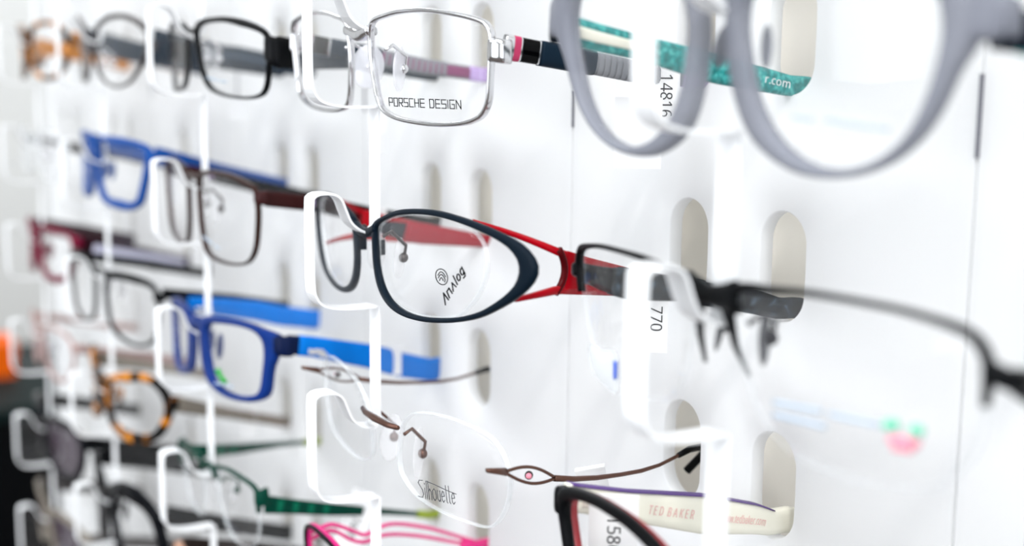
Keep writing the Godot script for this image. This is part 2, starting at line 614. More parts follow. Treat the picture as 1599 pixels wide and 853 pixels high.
func materials() -> void:
	M.wall = mat(Color(0.955, 0.96, 0.965), 0.45)
	M.wall.backlight_enabled = true
	M.wall.backlight = Color(0.95, 0.95, 0.95)
	M.back = mat(Color(0.95, 0.93, 0.885), 0.7)
	M.dark_gap = mat(Color(0.42, 0.42, 0.45), 0.6)
	M.room = mat(Color(0.88, 0.88, 0.87), 0.8)
	M.floor = mat(Color(0.33, 0.3, 0.28), 0.5)
	M.acrylic = clear(0.012)
	M.edge = mat(Color(0.98, 0.985, 0.99), 0.35)
	M.edge.backlight_enabled = true
	M.edge.backlight = Color(0.5, 0.5, 0.5)
	M.lens = clear(0.012)
	M.lens_grey = clear(0.08, Color(0.85, 0.86, 0.88))
	M.lens_edge = clear(0.22, Color(0.95, 0.97, 0.98), 0.3)
	M.pad = clear(0.25, Color(0.97, 0.97, 0.98), 0.1)
	M.silver = mat(Color(0.86, 0.86, 0.87), 0.18, 1.0)
	M.dark_metal = mat(Color(0.2, 0.2, 0.22), 0.3, 0.9)
	M.black = mat(Color(0.03, 0.035, 0.045), 0.35)
	M.black_gloss = mat(Color(0.015, 0.015, 0.02), 0.08)
	M.navy = mat(Color(0.055, 0.13, 0.19), 0.5)
	M.navy_matt = mat(Color(0.07, 0.1, 0.14), 0.45)
	M.rib = mat(Color(0.5, 0.51, 0.53), 0.5)
	M.pink = mat(Color(0.75, 0.25, 0.4), 0.35)
	M.mauve = mat(Color(0.5, 0.25, 0.4), 0.35)
	M.red = mat(Color(0.62, 0.01, 0.075), 0.3)
	M.dark_red = mat(Color(0.3, 0.02, 0.04), 0.35)
	M.grey = clear(0.8, Color(0.52, 0.53, 0.57), 0.3)
	M.teal = blotched([Color(0.05, 0.42, 0.42), Color(0.1, 0.55, 0.54), Color(0.35, 0.72, 0.7)], [0.2, 0.5, 0.85], 0.03, 3)
	M.cream = mat(Color(0.93, 0.92, 0.86), 0.3)
	M.cream_dull = mat(Color(0.86, 0.83, 0.78), 0.4)
	M.brown = mat(Color(0.4, 0.29, 0.25), 0.3, 0.7)
	M.brown_dark = mat(Color(0.2, 0.09, 0.09), 0.25)
	M.gun = mat(Color(0.32, 0.3, 0.3), 0.3, 0.8)
	M.blue = mat(Color(0.05, 0.18, 0.45), 0.35)
	M.navy_blue = mat(Color(0.02, 0.08, 0.22), 0.4)
	M.sky_blue = mat(Color(0.0, 0.45, 0.82), 0.4)
	M.green = mat(Color(0.0, 0.22, 0.17), 0.35)
	M.tortoise = blotched([Color(0.05, 0.04, 0.04), Color(0.12, 0.07, 0.04), Color(0.82, 0.5, 0.12), Color(0.88, 0.58, 0.2)], [0.5, 0.56, 0.61, 0.85], 0.012, 11, 0.2, 14.0)
	M.maroon = mat(Color(0.42, 0.05, 0.17), 0.3)
	M.magenta = mat(Color(0.88, 0.16, 0.5), 0.35)
	M.lavender = mat(Color(0.82, 0.82, 0.9), 0.4)
	M.pale_red = mat(Color(0.68, 0.56, 0.54), 0.4)
	M.paper = mat(Color(0.97, 0.97, 0.97), 0.8)
	M.paper.backlight_enabled = true
	M.paper.backlight = Color(0.9, 0.9, 0.9)
	M.ink = mat(Color(0.04, 0.04, 0.05), 0.7)
	M.ink_grey = mat(Color(0.3, 0.3, 0.32), 0.7)
	M.ink_red = mat(Color(0.75, 0.2, 0.22), 0.7)
	M.ink_pale = mat(Color(0.7, 0.76, 0.82), 0.8)
	M.mint = mat(Color(0.42, 0.82, 0.68), 0.6)
	M.rose = mat(Color(0.97, 0.6, 0.67), 0.6)
	M.pad_white = clear(0.45, Color(0.98, 0.98, 1.0), 0.1)
	M.faint_edge = clear(0.07, Color(0.9, 0.93, 0.95), 0.3)
	M.orange = mat(Color(0.95, 0.4, 0.05), 0.5)
	M.counter_top = mat(Color(0.06, 0.12, 0.12), 0.6)
	M.slate = mat(Color(0.24, 0.3, 0.36), 0.4)
	M.blue_mark = mat(Color(0.15, 0.35, 0.8), 0.6)
	M.sticker = clear(0.3, Color(0.92, 0.94, 0.95), 0.4)
	M.winged = blotched([Color(0.03, 0.05, 0.07), Color(0.07, 0.1, 0.13), Color(0.25, 0.31, 0.36)], [0.3, 0.6, 0.9], 0.02, 7, 0.35, 30.0)
	M.smoke = clear(0.7, Color(0.25, 0.26, 0.28), 0.2)
	M.red_clear = mat(Color(0.62, 0.2, 0.22), 0.2)
	M.red_deep = mat(Color(0.55, 0.03, 0.12), 0.4)
	M.violet = mat(Color(0.35, 0.25, 0.5), 0.4)
	M.ink_rose = mat(Color(0.92, 0.75, 0.73), 0.7)
	M.navy_black = mat(Color(0.03, 0.085, 0.13), 0.4)
	M.brown_rim = mat(Color(0.22, 0.14, 0.12), 0.3, 0.5)
	M.leaf_green = mat(Color(0.1, 0.6, 0.2), 0.5)
	M.green_light = mat(Color(0.02, 0.38, 0.28), 0.35)
	M.olive = mat(Color(0.55, 0.62, 0.12), 0.4)
	M.skin = mat(Color(0.8, 0.62, 0.52), 0.4)
	M.dark_brown_temple = mat(Color(0.15, 0.12, 0.11), 0.35)
	M.blue_far = mat(Color(0.09, 0.28, 0.56), 0.35)
	M.taupe = mat(Color(0.5, 0.47, 0.43), 0.4)
	M.black_blue = mat(Color(0.02, 0.03, 0.05), 0.15)
	M.amber = mat(Color(0.72, 0.45, 0.1), 0.3)
	M.maroon_dark = mat(Color(0.14, 0.03, 0.07), 0.3)
	M.lens_smoke = clear(0.65, Color(0.25, 0.2, 0.25))
	M.steel_tip = mat(Color(0.75, 0.65, 0.85), 0.2, 0.3)


# ---------------------------------------------------------------- wall, room
func slot_outline(n: int) -> PackedVector2Array:
	var out := PackedVector2Array()
	var r := SLOT_W / 2
	for j in n:
		var t := TAU * j / n
		var s := SLOT_H / 2 - r
		out.append(Vector2(r * cos(t), r * sin(t) + (s if sin(t) > 1e-6 else (-s if sin(t) < -1e-6 else 0.0))))
	return out

func panel_mesh(rows: Array, y_lo: float, y_hi: float) -> ArrayMesh:
	var s := Shape.new()
	var w := PITCH - 0.0010
	var th := 0.005
	var ch := 0.0005
	var outline := slot_outline(64)
	for r in rows:
		var yc := row_y(r)
		for side in [-1, 1]:
			var xc: float = side * (PITCH / 2 - SLOT_OFF)
			var x0 := -w / 2 if side < 0 else 0.0
			var x1 := 0.0 if side < 0 else w / 2
			var lo := Vector2(x0 - xc, -ROW_STEP / 2 if r != rows[-1] else y_lo - yc)
			var hi := Vector2(x1 - xc, ROW_STEP / 2 if r != rows[0] else y_hi - yc)
			var angs := []
			for p in outline:
				angs.append(p.angle())
			for c in [lo, hi, Vector2(lo.x, hi.y), Vector2(hi.x, lo.y)]:
				angs.append(c.angle())
			angs.sort()
			var n := angs.size()
			var base := s.v.size()
			for a in angs:
				var d := Vector2.from_angle(a)
				var t := 1e9
				if absf(d.x) > 1e-9:
					t = minf(t, (hi.x if d.x > 0 else lo.x) / d.x)
				if absf(d.y) > 1e-9:
					t = minf(t, (hi.y if d.y > 0 else lo.y) / d.y)
				var o := d * t
				var i := reach(outline, Vector2.ZERO, d)
				var q := Vector2(xc, yc)
				var bev := i * (1.0 + ch / i.length())
				s.v.append(Vector3(q.x + o.x, q.y + o.y, 0))
				s.v.append(Vector3(q.x + bev.x, q.y + bev.y, 0))
				s.v.append(Vector3(q.x + bev.x, q.y + bev.y, 0))
				s.v.append(Vector3(q.x + i.x, q.y + i.y, -ch))
				s.v.append(Vector3(q.x + i.x, q.y + i.y, -ch))
				s.v.append(Vector3(q.x + i.x, q.y + i.y, -th))
				s.v.append(Vector3(q.x + i.x, q.y + i.y, -th))
				s.v.append(Vector3(q.x + o.x, q.y + o.y, -th))
			for j in n:
				var a := base + j * 8
				var b := base + ((j + 1) % n) * 8
				for e in 4:
					s.quad(a + e * 2, a + e * 2 + 1, b + e * 2 + 1, b + e * 2)
	# the panel's own edges
	var e0 := Vector3(-w / 2, y_lo, -th)
	var e1 := Vector3(w / 2, y_hi, 0)
	var b2 := s.v.size()
	for p in [Vector3(e0.x, e0.y, 0), Vector3(e0.x, e1.y, 0), Vector3(e0.x, e1.y, e0.z), Vector3(e0.x, e0.y, e0.z), Vector3(e1.x, e0.y, 0), Vector3(e1.x, e0.y, e0.z), Vector3(e1.x, e1.y, e0.z), Vector3(e1.x, e1.y, 0),
			Vector3(e0.x, e1.y, 0), Vector3(e1.x, e1.y, 0), Vector3(e1.x, e1.y, e0.z), Vector3(e0.x, e1.y, e0.z), Vector3(e0.x, e0.y, 0), Vector3(e0.x, e0.y, e0.z), Vector3(e1.x, e0.y, e0.z), Vector3(e1.x, e0.y, 0)]:
		s.v.append(p)
	for j in 4:
		s.quad(b2 + j * 4, b2 + j * 4 + 1, b2 + j * 4 + 2, b2 + j * 4 + 3)
	s.outward(0, Vector3(0, (y_lo + y_hi) / 2, -th / 2))
	return s.mesh()

func setting() -> void:
	var y_lo := row_y(8.5)
	var y_hi := row_y(-1.5)
	var wall := Node3D.new()
	wall.name = "wall_back"
	wall.set_meta("kind", "structure")
	add_child(wall)
	var pm := panel_mesh(range(-1, 9), y_lo, y_hi)
	for k in range(-5, 4):
		var p := put("wall_panel", pm, M.wall, wall)
		p.position = Vector3(seam(k) + PITCH / 2, 0, 0)
	for k in range(-4, 4):
		var s := Shape.new()
		s.box(Vector3(seam(k) - 0.0006, row_y(1) - 0.0303, -0.004), Vector3(seam(k) + 0.0006, row_y(1) - (0.0172 if k == 0 else 0.0098), 0.0004))
		put("rack_slit", s.mesh(false), M.dark_gap, wall)
	var x_lo := seam(-5)
	var x_hi := seam(4)
	var b := Shape.new()
	b.box(Vector3(x_lo, y_lo, -0.045), Vector3(x_hi, y_hi, -0.04))
	put("back_board", b.mesh(false), M.back, wall)
	var e := Shape.new()
	e.box(Vector3(x_lo - 0.004, y_lo, -0.045), Vector3(x_lo, y_hi, 0.0))
	put("end_board", e.mesh(false), M.wall, wall)
	# the shop round it
	var f := Shape.new()
	f.box(Vector3(-4.6, -1.3, -1.6), Vector3(3.1, -1.2, 4.1))
	structure("floor", f.mesh(false), M.floor)
	var c := Shape.new()
	c.box(Vector3(-4.6, 1.6, -1.6), Vector3(3.1, 1.7, 4.1))
	structure("ceiling", c.mesh(false), M.room)
	var wl := Shape.new()
	wl.box(Vector3(-4.6, -1.2, -1.6), Vector3(-4.5, 1.6, 4.1))
	structure("wall_left", wl.mesh(false), M.room)
	var wr := Shape.new()
	wr.box(Vector3(3.0, -1.2, -1.6), Vector3(3.1, 1.6, 0.15))
	wr.box(Vector3(3.0, -1.2, 2.65), Vector3(3.1, 1.6, 4.1))
	wr.box(Vector3(3.0, -1.2, 0.15), Vector3(3.1, -0.95, 2.65))
	wr.box(Vector3(3.0, 1.15, 0.15), Vector3(3.1, 1.6, 2.65))
	structure("wall_right", wr.mesh(false), M.room)
	var wf := Shape.new()
	wf.box(Vector3(-4.5, -1.2, 4.0), Vector3(-2.5, 1.6, 4.1))
	wf.box(Vector3(1.3, -1.2, 4.0), Vector3(3.0, 1.6, 4.1))
	wf.box(Vector3(-2.5, -1.2, 4.0), Vector3(1.3, -0.95, 4.1))
	wf.box(Vector3(-2.5, 1.15, 4.0), Vector3(1.3, 1.6, 4.1))
	structure("wall_front", wf.mesh(false), M.room)
	var win := Shape.new()
	win.box(Vector3(-2.5, -0.95, 4.045), Vector3(1.3, 1.15, 4.055))
	structure("window_1", win.mesh(false), M.lens)
	var win2 := Shape.new()
	win2.box(Vector3(3.045, -0.95, 0.15), Vector3(3.055, 1.15, 2.65))
	structure("window_2", win2.mesh(false), M.lens)
	var wb := Shape.new()
	wb.box(Vector3(-4.5, -1.2, -1.6), Vector3(3.0, 1.6, -1.5))
	structure("wall_rear", wb.mesh(false), M.room)
	# dark counter far down the shop with two boxes on it
	var ct := thing("shop_counter", "dark shop counter far beyond the end of the display wall", "counter")
	ct.position = Vector3(-2.6, -1.28, -0.35)
	var cb := Shape.new()
	cb.box(Vector3(-0.25, 0, -0.5), Vector3(0.25, 0.68, 0.5))
	put("counter_body", cb.mesh(false), M.black, ct)
	var cw := Shape.new()
	cw.box(Vector3(-0.28, 0.68, -0.53), Vector3(0.28, 0.7, 0.53))
	put("counter_top", cw.mesh(false), M.counter_top, ct)
	var bx := Shape.new()
	bx.box(Vector3(-0.05, 0, -0.05), Vector3(0.05, 0.05, 0.05))
	bx.box(Vector3(-0.053, 0.04, -0.053), Vector3(0.053, 0.065, 0.053))
	var o := put("orange_box", bx.mesh(false), M.orange, self)
	tag(o, "orange box on the dark counter at the left edge", "box")
	o.position = Vector3(-2.62, -0.58, -0.135)


func racks() -> void:
	var half := 0.0035
	# one hook, (z, y above the row's nose seat), from the strip below the hook up to the nose seat
	var hook := [78.8, -25.8, 82.7, -25.9, 91.5, -25.7, 98.3, -24.2, 101.2, -21.2, 102.1, -16.3, 102.2, 0.0, 102.1, 10.4, 101.2, 12.2, 98.7, 12.9, 94.6, 12.6, 92.0, 10.8, 90.3, 6.9, 88.3, 2.8, 84.4, 0.0, 80.6, -0.6, 78.8, 1.2]
	var hp := catmull(pts2(hook), 60, false)
	var names := {1: "nearest clear acrylic rack, holding the large grey round frame", 0: "clear acrylic rack at the picture's middle, holding the black and red frame", -1: "clear acrylic rack holding the bright blue frame with light blue temples", -2: "clear acrylic rack holding the tortoiseshell frame and the all-blue frame", -3: "farthest clear acrylic rack at the left edge, holding the maroon frame"}
	for k in names:
		var t := thing("acrylic_rack", names[k], "display rack", "clear acrylic racks")
		t.position = Vector3(seam(k), 0, 0)
		var line := PackedVector2Array()
		for r in range(7, -2, -1):
			for p in hp:
				line.append(Vector2(p.x, p.y + row_y(r) + 0.003))
		var top := line[-1].y + 0.02
		var low := line[0].y - 0.02
		line.insert(0, Vector2(0.0788, low))
		line.append(Vector2(0.0788, top))
		var poly := line.duplicate()
		poly.append(Vector2(0.0006, top))
		poly.append(Vector2(0.0006, low))
		var s := Shape.new()
		var tris := Geometry2D.triangulate_polygon(poly)
		var n := poly.size()
		for side in [half, -half]:
			for p in poly:
				s.v.append(Vector3(side, p.y, p.x))
		for j in range(0, tris.size(), 3):
			s.tri(tris[j], tris[j + 1], tris[j + 2])
			s.tri(n + tris[j], n + tris[j + 2], n + tris[j + 1])
		s.outward(0, Vector3.ZERO)
		put("clear_plate", s.mesh(false), M.acrylic, t)
		# the sawn front edge, frosted white
		var e := Shape.new()
		var m := line.size()
		for j in m:
			var tg := (line[mini(j + 1, m - 1)] - line[maxi(j - 1, 0)]).normalized()
			var out := Vector2(tg.y, -tg.x) * 0.00025
			for q in [line[j] + out, line[j] - out * 2.0]:
				for side in [-half - 0.0001, half + 0.0001]:
					e.v.append(Vector3(side, q.y, q.x))
		for j in m - 1:
			var a := j * 4
			e.quad(a, a + 1, a + 5, a + 4)
			e.quad(a + 2, a + 6, a + 7, a + 3)
			e.quad(a, a + 4, a + 6, a + 2)
			e.quad(a + 1, a + 3, a + 7, a + 5)
		e.outward(0, Vector3(0, 0, 0.07))
		put("frosted_edge", e.mesh(false), M.edge, t)


# ---------------------------------------------------------------- the three pairs on the nearest rack
func near_pairs() -> void:
	# large round grey frame, top
	var g := pair("round_eyeglasses", "large translucent grey round frame with teal temples", 1, 1, [0.068, -1.4, -0.2, -0.019, 0.081])
	var outer := catmull(pts2([3.2, -4.0, 3.6, -11.0, 5.2, -17.7, 7.4, -23.3, 10.6, -27.8, 15.6, -31.3, 22.5, -33.8, 30.5, -34.2, 37.9, -32.8, 44.9, -29.7, 50.5, -25.1, 54.6, -19.5, 58.0, -12.5, 62.5, -5.5, 63.5, 1.5, 58.5, 7.0, 51.0, 12.0, 41.0, 15.8, 30.0, 16.6, 19.0, 14.0, 9.5, 9.5, 5.0, 4.5]), 72)
	var inner := catmull(pts2([8.3, -4.0, 9.4, -11.0, 11.4, -18.4, 15.6, -25.2, 22.5, -30.3, 31.0, -32.2, 39.9, -30.4, 47.2, -25.3, 51.6, -17.9, 54.0, -9.8, 54.6, -3.5, 52.5, 3.0, 47.0, 8.8, 39.5, 12.6, 31.0, 13.7, 22.0, 11.8, 14.5, 7.8, 10.0, 2.5]), 60)
	for side in [1, -1]:
		moulded(g, outer, inner, side, 0.0022, M.grey)
		var l := lens(g, inner, side, M.lens)
		if side == 1:
			strokes_on(g, l, [[22.8, -22.3, 27.6, -22.6], [31.0, -22.5, 38.0, -23.0, 45.3, -23.5]], 0.0004, M.ink_pale, "faint_print")
		end_piece(g, side, Vector2(60.5, -1.5), Vector2(65.5, -3.0), [6.0, 3.6], 0.0019, M.grey)
		var keys := [[0, -1.0, -8.6], [0.13, -3, -10.3], [0.32, -5.6, -12.2], [0.65, -9.6, -17.8], [1, -14.8, -20.8]]
		var t := temple(g, side, Vector2(65.0, -3.0), keys, 0.0, 1.35, 0.0036, M.teal)
		temple(g, side, Vector2(65.0, -3.0), [[0, -3.2, -6.4], [0.13, -5.3, -8.2], [0.32, -7.8, -10.2], [1, -16, -19]], 0.04, 0.36, 0.0012, M.cream, "inlay", t, 0.0, 0.0016)
		temple(g, side, Vector2(65.0, -3.0), keys, -0.03, 0.03, 0.0039, M.navy_matt, "hinge_cap", t, 0.0002)
		temple(g, side, Vector2(65.0, -3.0), keys, 0.03, 1.0, 0.0012, M.navy_matt, "outer_face", t, -0.0002, -0.0016)
		print_on_temple(g, side, Vector2(65.0, -3.0), keys, 0.86, 0.98, 0.0009, t, "r.com", M.paper, 0.0019)
	bridge(g, [-8.5, 3.5, -4.0, 5.8, 0, 6.4, 4.0, 5.8, 8.5, 3.5], [0.0038, 0.003, 0.0028, 0.003, 0.0038], 0.0022, M.grey)
	nose_pads(g, 0.0066, -0.0085, Vector2(0.002, 0.0048), M.grey, null)

	# black half-rim
	g = pair("half_rim_eyeglasses", "nearest black half-rim frame, a green and pink badge printed on its lens", 1, 2, [-0.101, 0.3, 0.1, 0.021, 0.083])
	var bar := catmull(pts2([8.0, 1.5, 9.4, 6.4, 14.0, 7.6, 20.1, 8.0, 31.5, 9.0, 45.1, 9.2, 57.0, 8.9, 67.8, 7.6, 71.5, 6.2, 73.5, 3.6, 73.9, 1.0, 73.2, -5.3]), 64, false)
	var glass := catmull(pts2([9.4, 0.5, 10.5, 6.0, 20.1, 7.6, 31.5, 8.6, 45.1, 8.8, 57.0, 8.5, 67.8, 7.2, 72.4, 4.6, 73.4, 0.5, 72.8, -6.0, 70.0, -15.0, 62.0, -22.5, 48.0, -25.8, 31.0, -26.0, 19.0, -22.5, 12.0, -14.0, 9.6, -6.0]), 72)
	for side in [1, -1]:
		rim(g, bar, side, [0.0012, 0.0013, 0.001, 0.0008, 0.0007, 0.00065, 0.00065, 0.00065, 0.0007, 0.0009, 0.0011, 0.0006], 0.0011, M.black, false, "brow_bar")
		var l := lens(g, glass, side, M.lens)
		rim(g, glass, side, 0.00035, 0.0009, M.faint_edge, true, "lens_edge", 2.0, -0.0008)
		if side == 1:
			strokes_on(g, l, [[23.3, -14.6, 37.0, -13.6], [39.5, -13.6, 52.0, -13.0], [23.2, -17.2, 38.0, -16.4]], 0.00055, M.ink_pale, "faint_print")
			for bit in [[53.8, -12.6, 56.0, -12.2, 1], [59.8, -12.2, 61.6, -12.2, 1], [54.6, -15.0, 60.8, -14.6, 0], [55.6, -16.2, 59.4, -15.8, 0]]:
				strokes_on(g, l, [[bit[0], bit[1], bit[2], bit[3]]], 0.0011 if bit[4] else 0.001, M.mint if bit[4] else M.rose, "badge")
		else:
			strokes_on(g, l, [[-45.6, -19.0, -46.4, -23.6]], 0.0007, M.blue_mark, "sticker_mark")
			var st := lens(g, catmull(pts2([64.0, -18.0, 55.0, -17.5, 45.0, -16.5, 44.8, -22.0, 46.0, -27.4, 54.0, -27.2, 62.0, -25.0]), 40), -1, M.sticker, 0.0006, 0.0002, 0.0022)
			g.root.remove_child(st)
			l.add_child(st)
			st.name = "paper_sticker"
		end_piece(g, side, Vector2(73.6, 0.8), Vector2(77.5, -0.4), [1.9, 2.0], 0.0016, M.black)
		var keys := [[0, 2.0, -2.5], [0.1, 0.5, -6.3], [0.23, -1.2, -9.3], [0.45, -4.3, -10.7], [0.87, -10.5, -17.0], [1, -13.5, -19.2]]
		var t := temple(g, side, Vector2(77.0, -0.4), keys, 0.0, 0.2, 0.0022, M.black)
		temple(g, side, Vector2(77.0, -0.4), keys, 0.14, 1.35, 0.0036, M.winged, "temple_sleeve", t, 0.0003)
	bridge(g, [-9.5, 5.2, -6.0, 4.6, 0, 4.2, 6.0, 4.6, 9.5, 5.2], [0.0036, 0.0029, 0.0024, 0.0029, 0.0036], 0.0017, M.black)
	for side in [-1, 1]:
		var s := Shape.new()
		s.loft(PackedVector3Array([g.at(Vector2(side * 0.0055, 0.003)), g.at(Vector2(side * 0.0068, -0.006), -0.001), g.at(Vector2(side * 0.0085, -0.0125), -0.003)]), PackedVector3Array([Vector3(0.0026, 0, 0), Vector3(0.0009, 0, 0), Vector3(0.0004, 0, 0)]), PackedVector3Array([Vector3(0, 0, 0.001), Vector3(0, 0, 0.0008), Vector3(0, 0, 0.0005)]), false, 8)
		put("nose_wing", s.mesh(), M.black, g.root)
	nose_pads(g, 0.0082, -0.0045, Vector2(0.0009, 0.006), M.smoke, M.dark_metal)

	# black and red corner at the lower edge
	g = pair("two_tone_eyeglasses", "black frame with red lining and cream temples at the lower edge", 1, 3, [0.0, 0, 0, 0, 0.08])
	var bo := catmull(pts2([8.0, -2.0, 9.5, 4.5, 16, 9.0, 28, 12.0, 42, 12.6, 54, 11.4, 63, 9.0, 66.2, 5.0, 65.2, -1.0, 62, -12, 55, -22, 43, -27, 28, -27.5, 16, -23, 10, -13]), 72)
	var bi := catmull(pts2([11.0, -2.0, 13, 3.5, 19, 7.0, 29, 9.3, 42, 9.8, 53, 8.4, 60, 6.0, 62.0, 2.5, 61.6, -2.0, 59, -11.5, 52.5, -20, 42, -24.5, 29, -25, 18.5, -21, 13, -12]), 60)
	for side in [1, -1]:
		moulded(g, bo, bi, side, 0.0016, M.black)
		var rl := moulded(g, shrink(bo, 0.0012), bi, side, 0.0014, M.red_clear, "rim_lining")
		rl.position = Vector3(0, 0, -0.0022)
		lens(g, bi, side, M.lens, 0.0018, 0.0016, -0.001)
		end_piece(g, side, Vector2(64.5, 4.5), Vector2(67.0, 3.8), [3.8, 3.9], 0.0016, M.black)
		var keys := [[0, 8.6, 0.4], [0.07, 7.0, -0.6], [0.28, 3.0, -5.6], [0.66, -2.9, -14.6], [0.92, -8.8, -18.0], [1, -11.5, -19.5]]
		var t := temple(g, side, Vector2(67.0, 3.8), keys, 0.0, 1.35, 0.0038, M.cream)
		temple(g, side, Vector2(67.0, 3.8), [[0, 8.9, 8.3], [0.07, 7.3, 6.7], [0.28, 3.3, 2.8], [0.66, -2.6, -3.1], [0.92, -8.5, -9.0], [1, -11.2, -11.7]], 0.02, 1.0, 0.004, M.violet, "top_line", t)
		temple(g, side, Vector2(67.0, 3.8), [[0, 5.6, 1.6], [0.07, 5.0, 1.2], [0.28, 1.2, -2.8], [1, -14, -17]], 0.06, 0.24, 0.0014, M.cream_dull, "inlay", t, 0.0, 0.0016)
		print_on_temple(g, side, Vector2(67.0, 3.8), keys, 0.36, 0.58, 0.0013, t, "T E D  B A K E R", M.ink_rose, 0.0021)
		print_on_temple(g, side, Vector2(67.0, 3.8), keys, 0.72, 0.95, 0.0013, t, "www.tedbaker.com", M.ink_rose, 0.0021)
	bridge(g, [-10, 2.2, -5, 3.4, 0, 3.6, 5, 3.4, 10, 2.2], [0.0028, 0.0022, 0.002, 0.0022, 0.0028], 0.0016, M.black)
	nose_pads(g, 0.009, -0.006, Vector2(0.0028, 0.005), M.pad, M.silver)


func shrink(p: PackedVector2Array, by: float) -> PackedVector2Array:
	var out := PackedVector2Array()
	var mid := Vector2.ZERO
	for q in p:
		mid += q / p.size()
	for q in p:
		out.append(q - (q - mid).normalized() * by)
	return out

# letters along the inner face of a temple
func print_on_temple(g: Pair, side: int, hinge: Vector2, keys: Array, u0: float, u1: float, half_h: float, holder: Node3D, text: String, m: Material, off: float, both := true) -> void:
	var tm := TextMesh.new()
	var f := SystemFont.new()
	f.font_names = PackedStringArray(["Droid Sans"])
	tm.font = f
	tm.text = text
	tm.font_size = 24
	tm.depth = 0.005
	tm.pixel_size = 0.01
	tm.curve_step = 2.0
	var src := tm.get_mesh_arrays()
	var v: PackedVector3Array = src[Mesh.ARRAY_VERTEX]
	var lo := v[0]
	var hi := v[0]
	for p in v:
		lo = lo.min(p)
		hi = hi.max(p)
	var run := temple_run(g, side, hinge, keys, u0, u1, 0.001, 24)
	var s := Shape.new()
	for p in v:
		var x := (p.x - lo.x) / (hi.x - lo.x)
		if side > 0:
			x = 1.0 - x     # reads from the front on the face turned to the middle
		var y := ((p.y - lo.y) / (hi.y - lo.y) - 0.5) * 2.0
		var q := x * 24.0
		var j := mini(int(q), 23)
		var c: Vector3 = run[0][j].lerp(run[0][j + 1], q - j)
		var up: Vector3 = run[1][j].normalized()
		var nb: Vector3 = run[2][j].normalized()
		s.v.append(c + up * y * half_h + nb * (-side if side < 0 else 1.0) * 0.0 + Vector3(-side, 0, 0) * (off + 0.00005 + p.z * 0.01))
	var idx: Variant = src[Mesh.ARRAY_INDEX]
	if idx != null:
		s.i.append_array(idx)
	else:
		for j in v.size():
			s.i.append(j)
	put("lettering", s.mesh(false), m, holder)


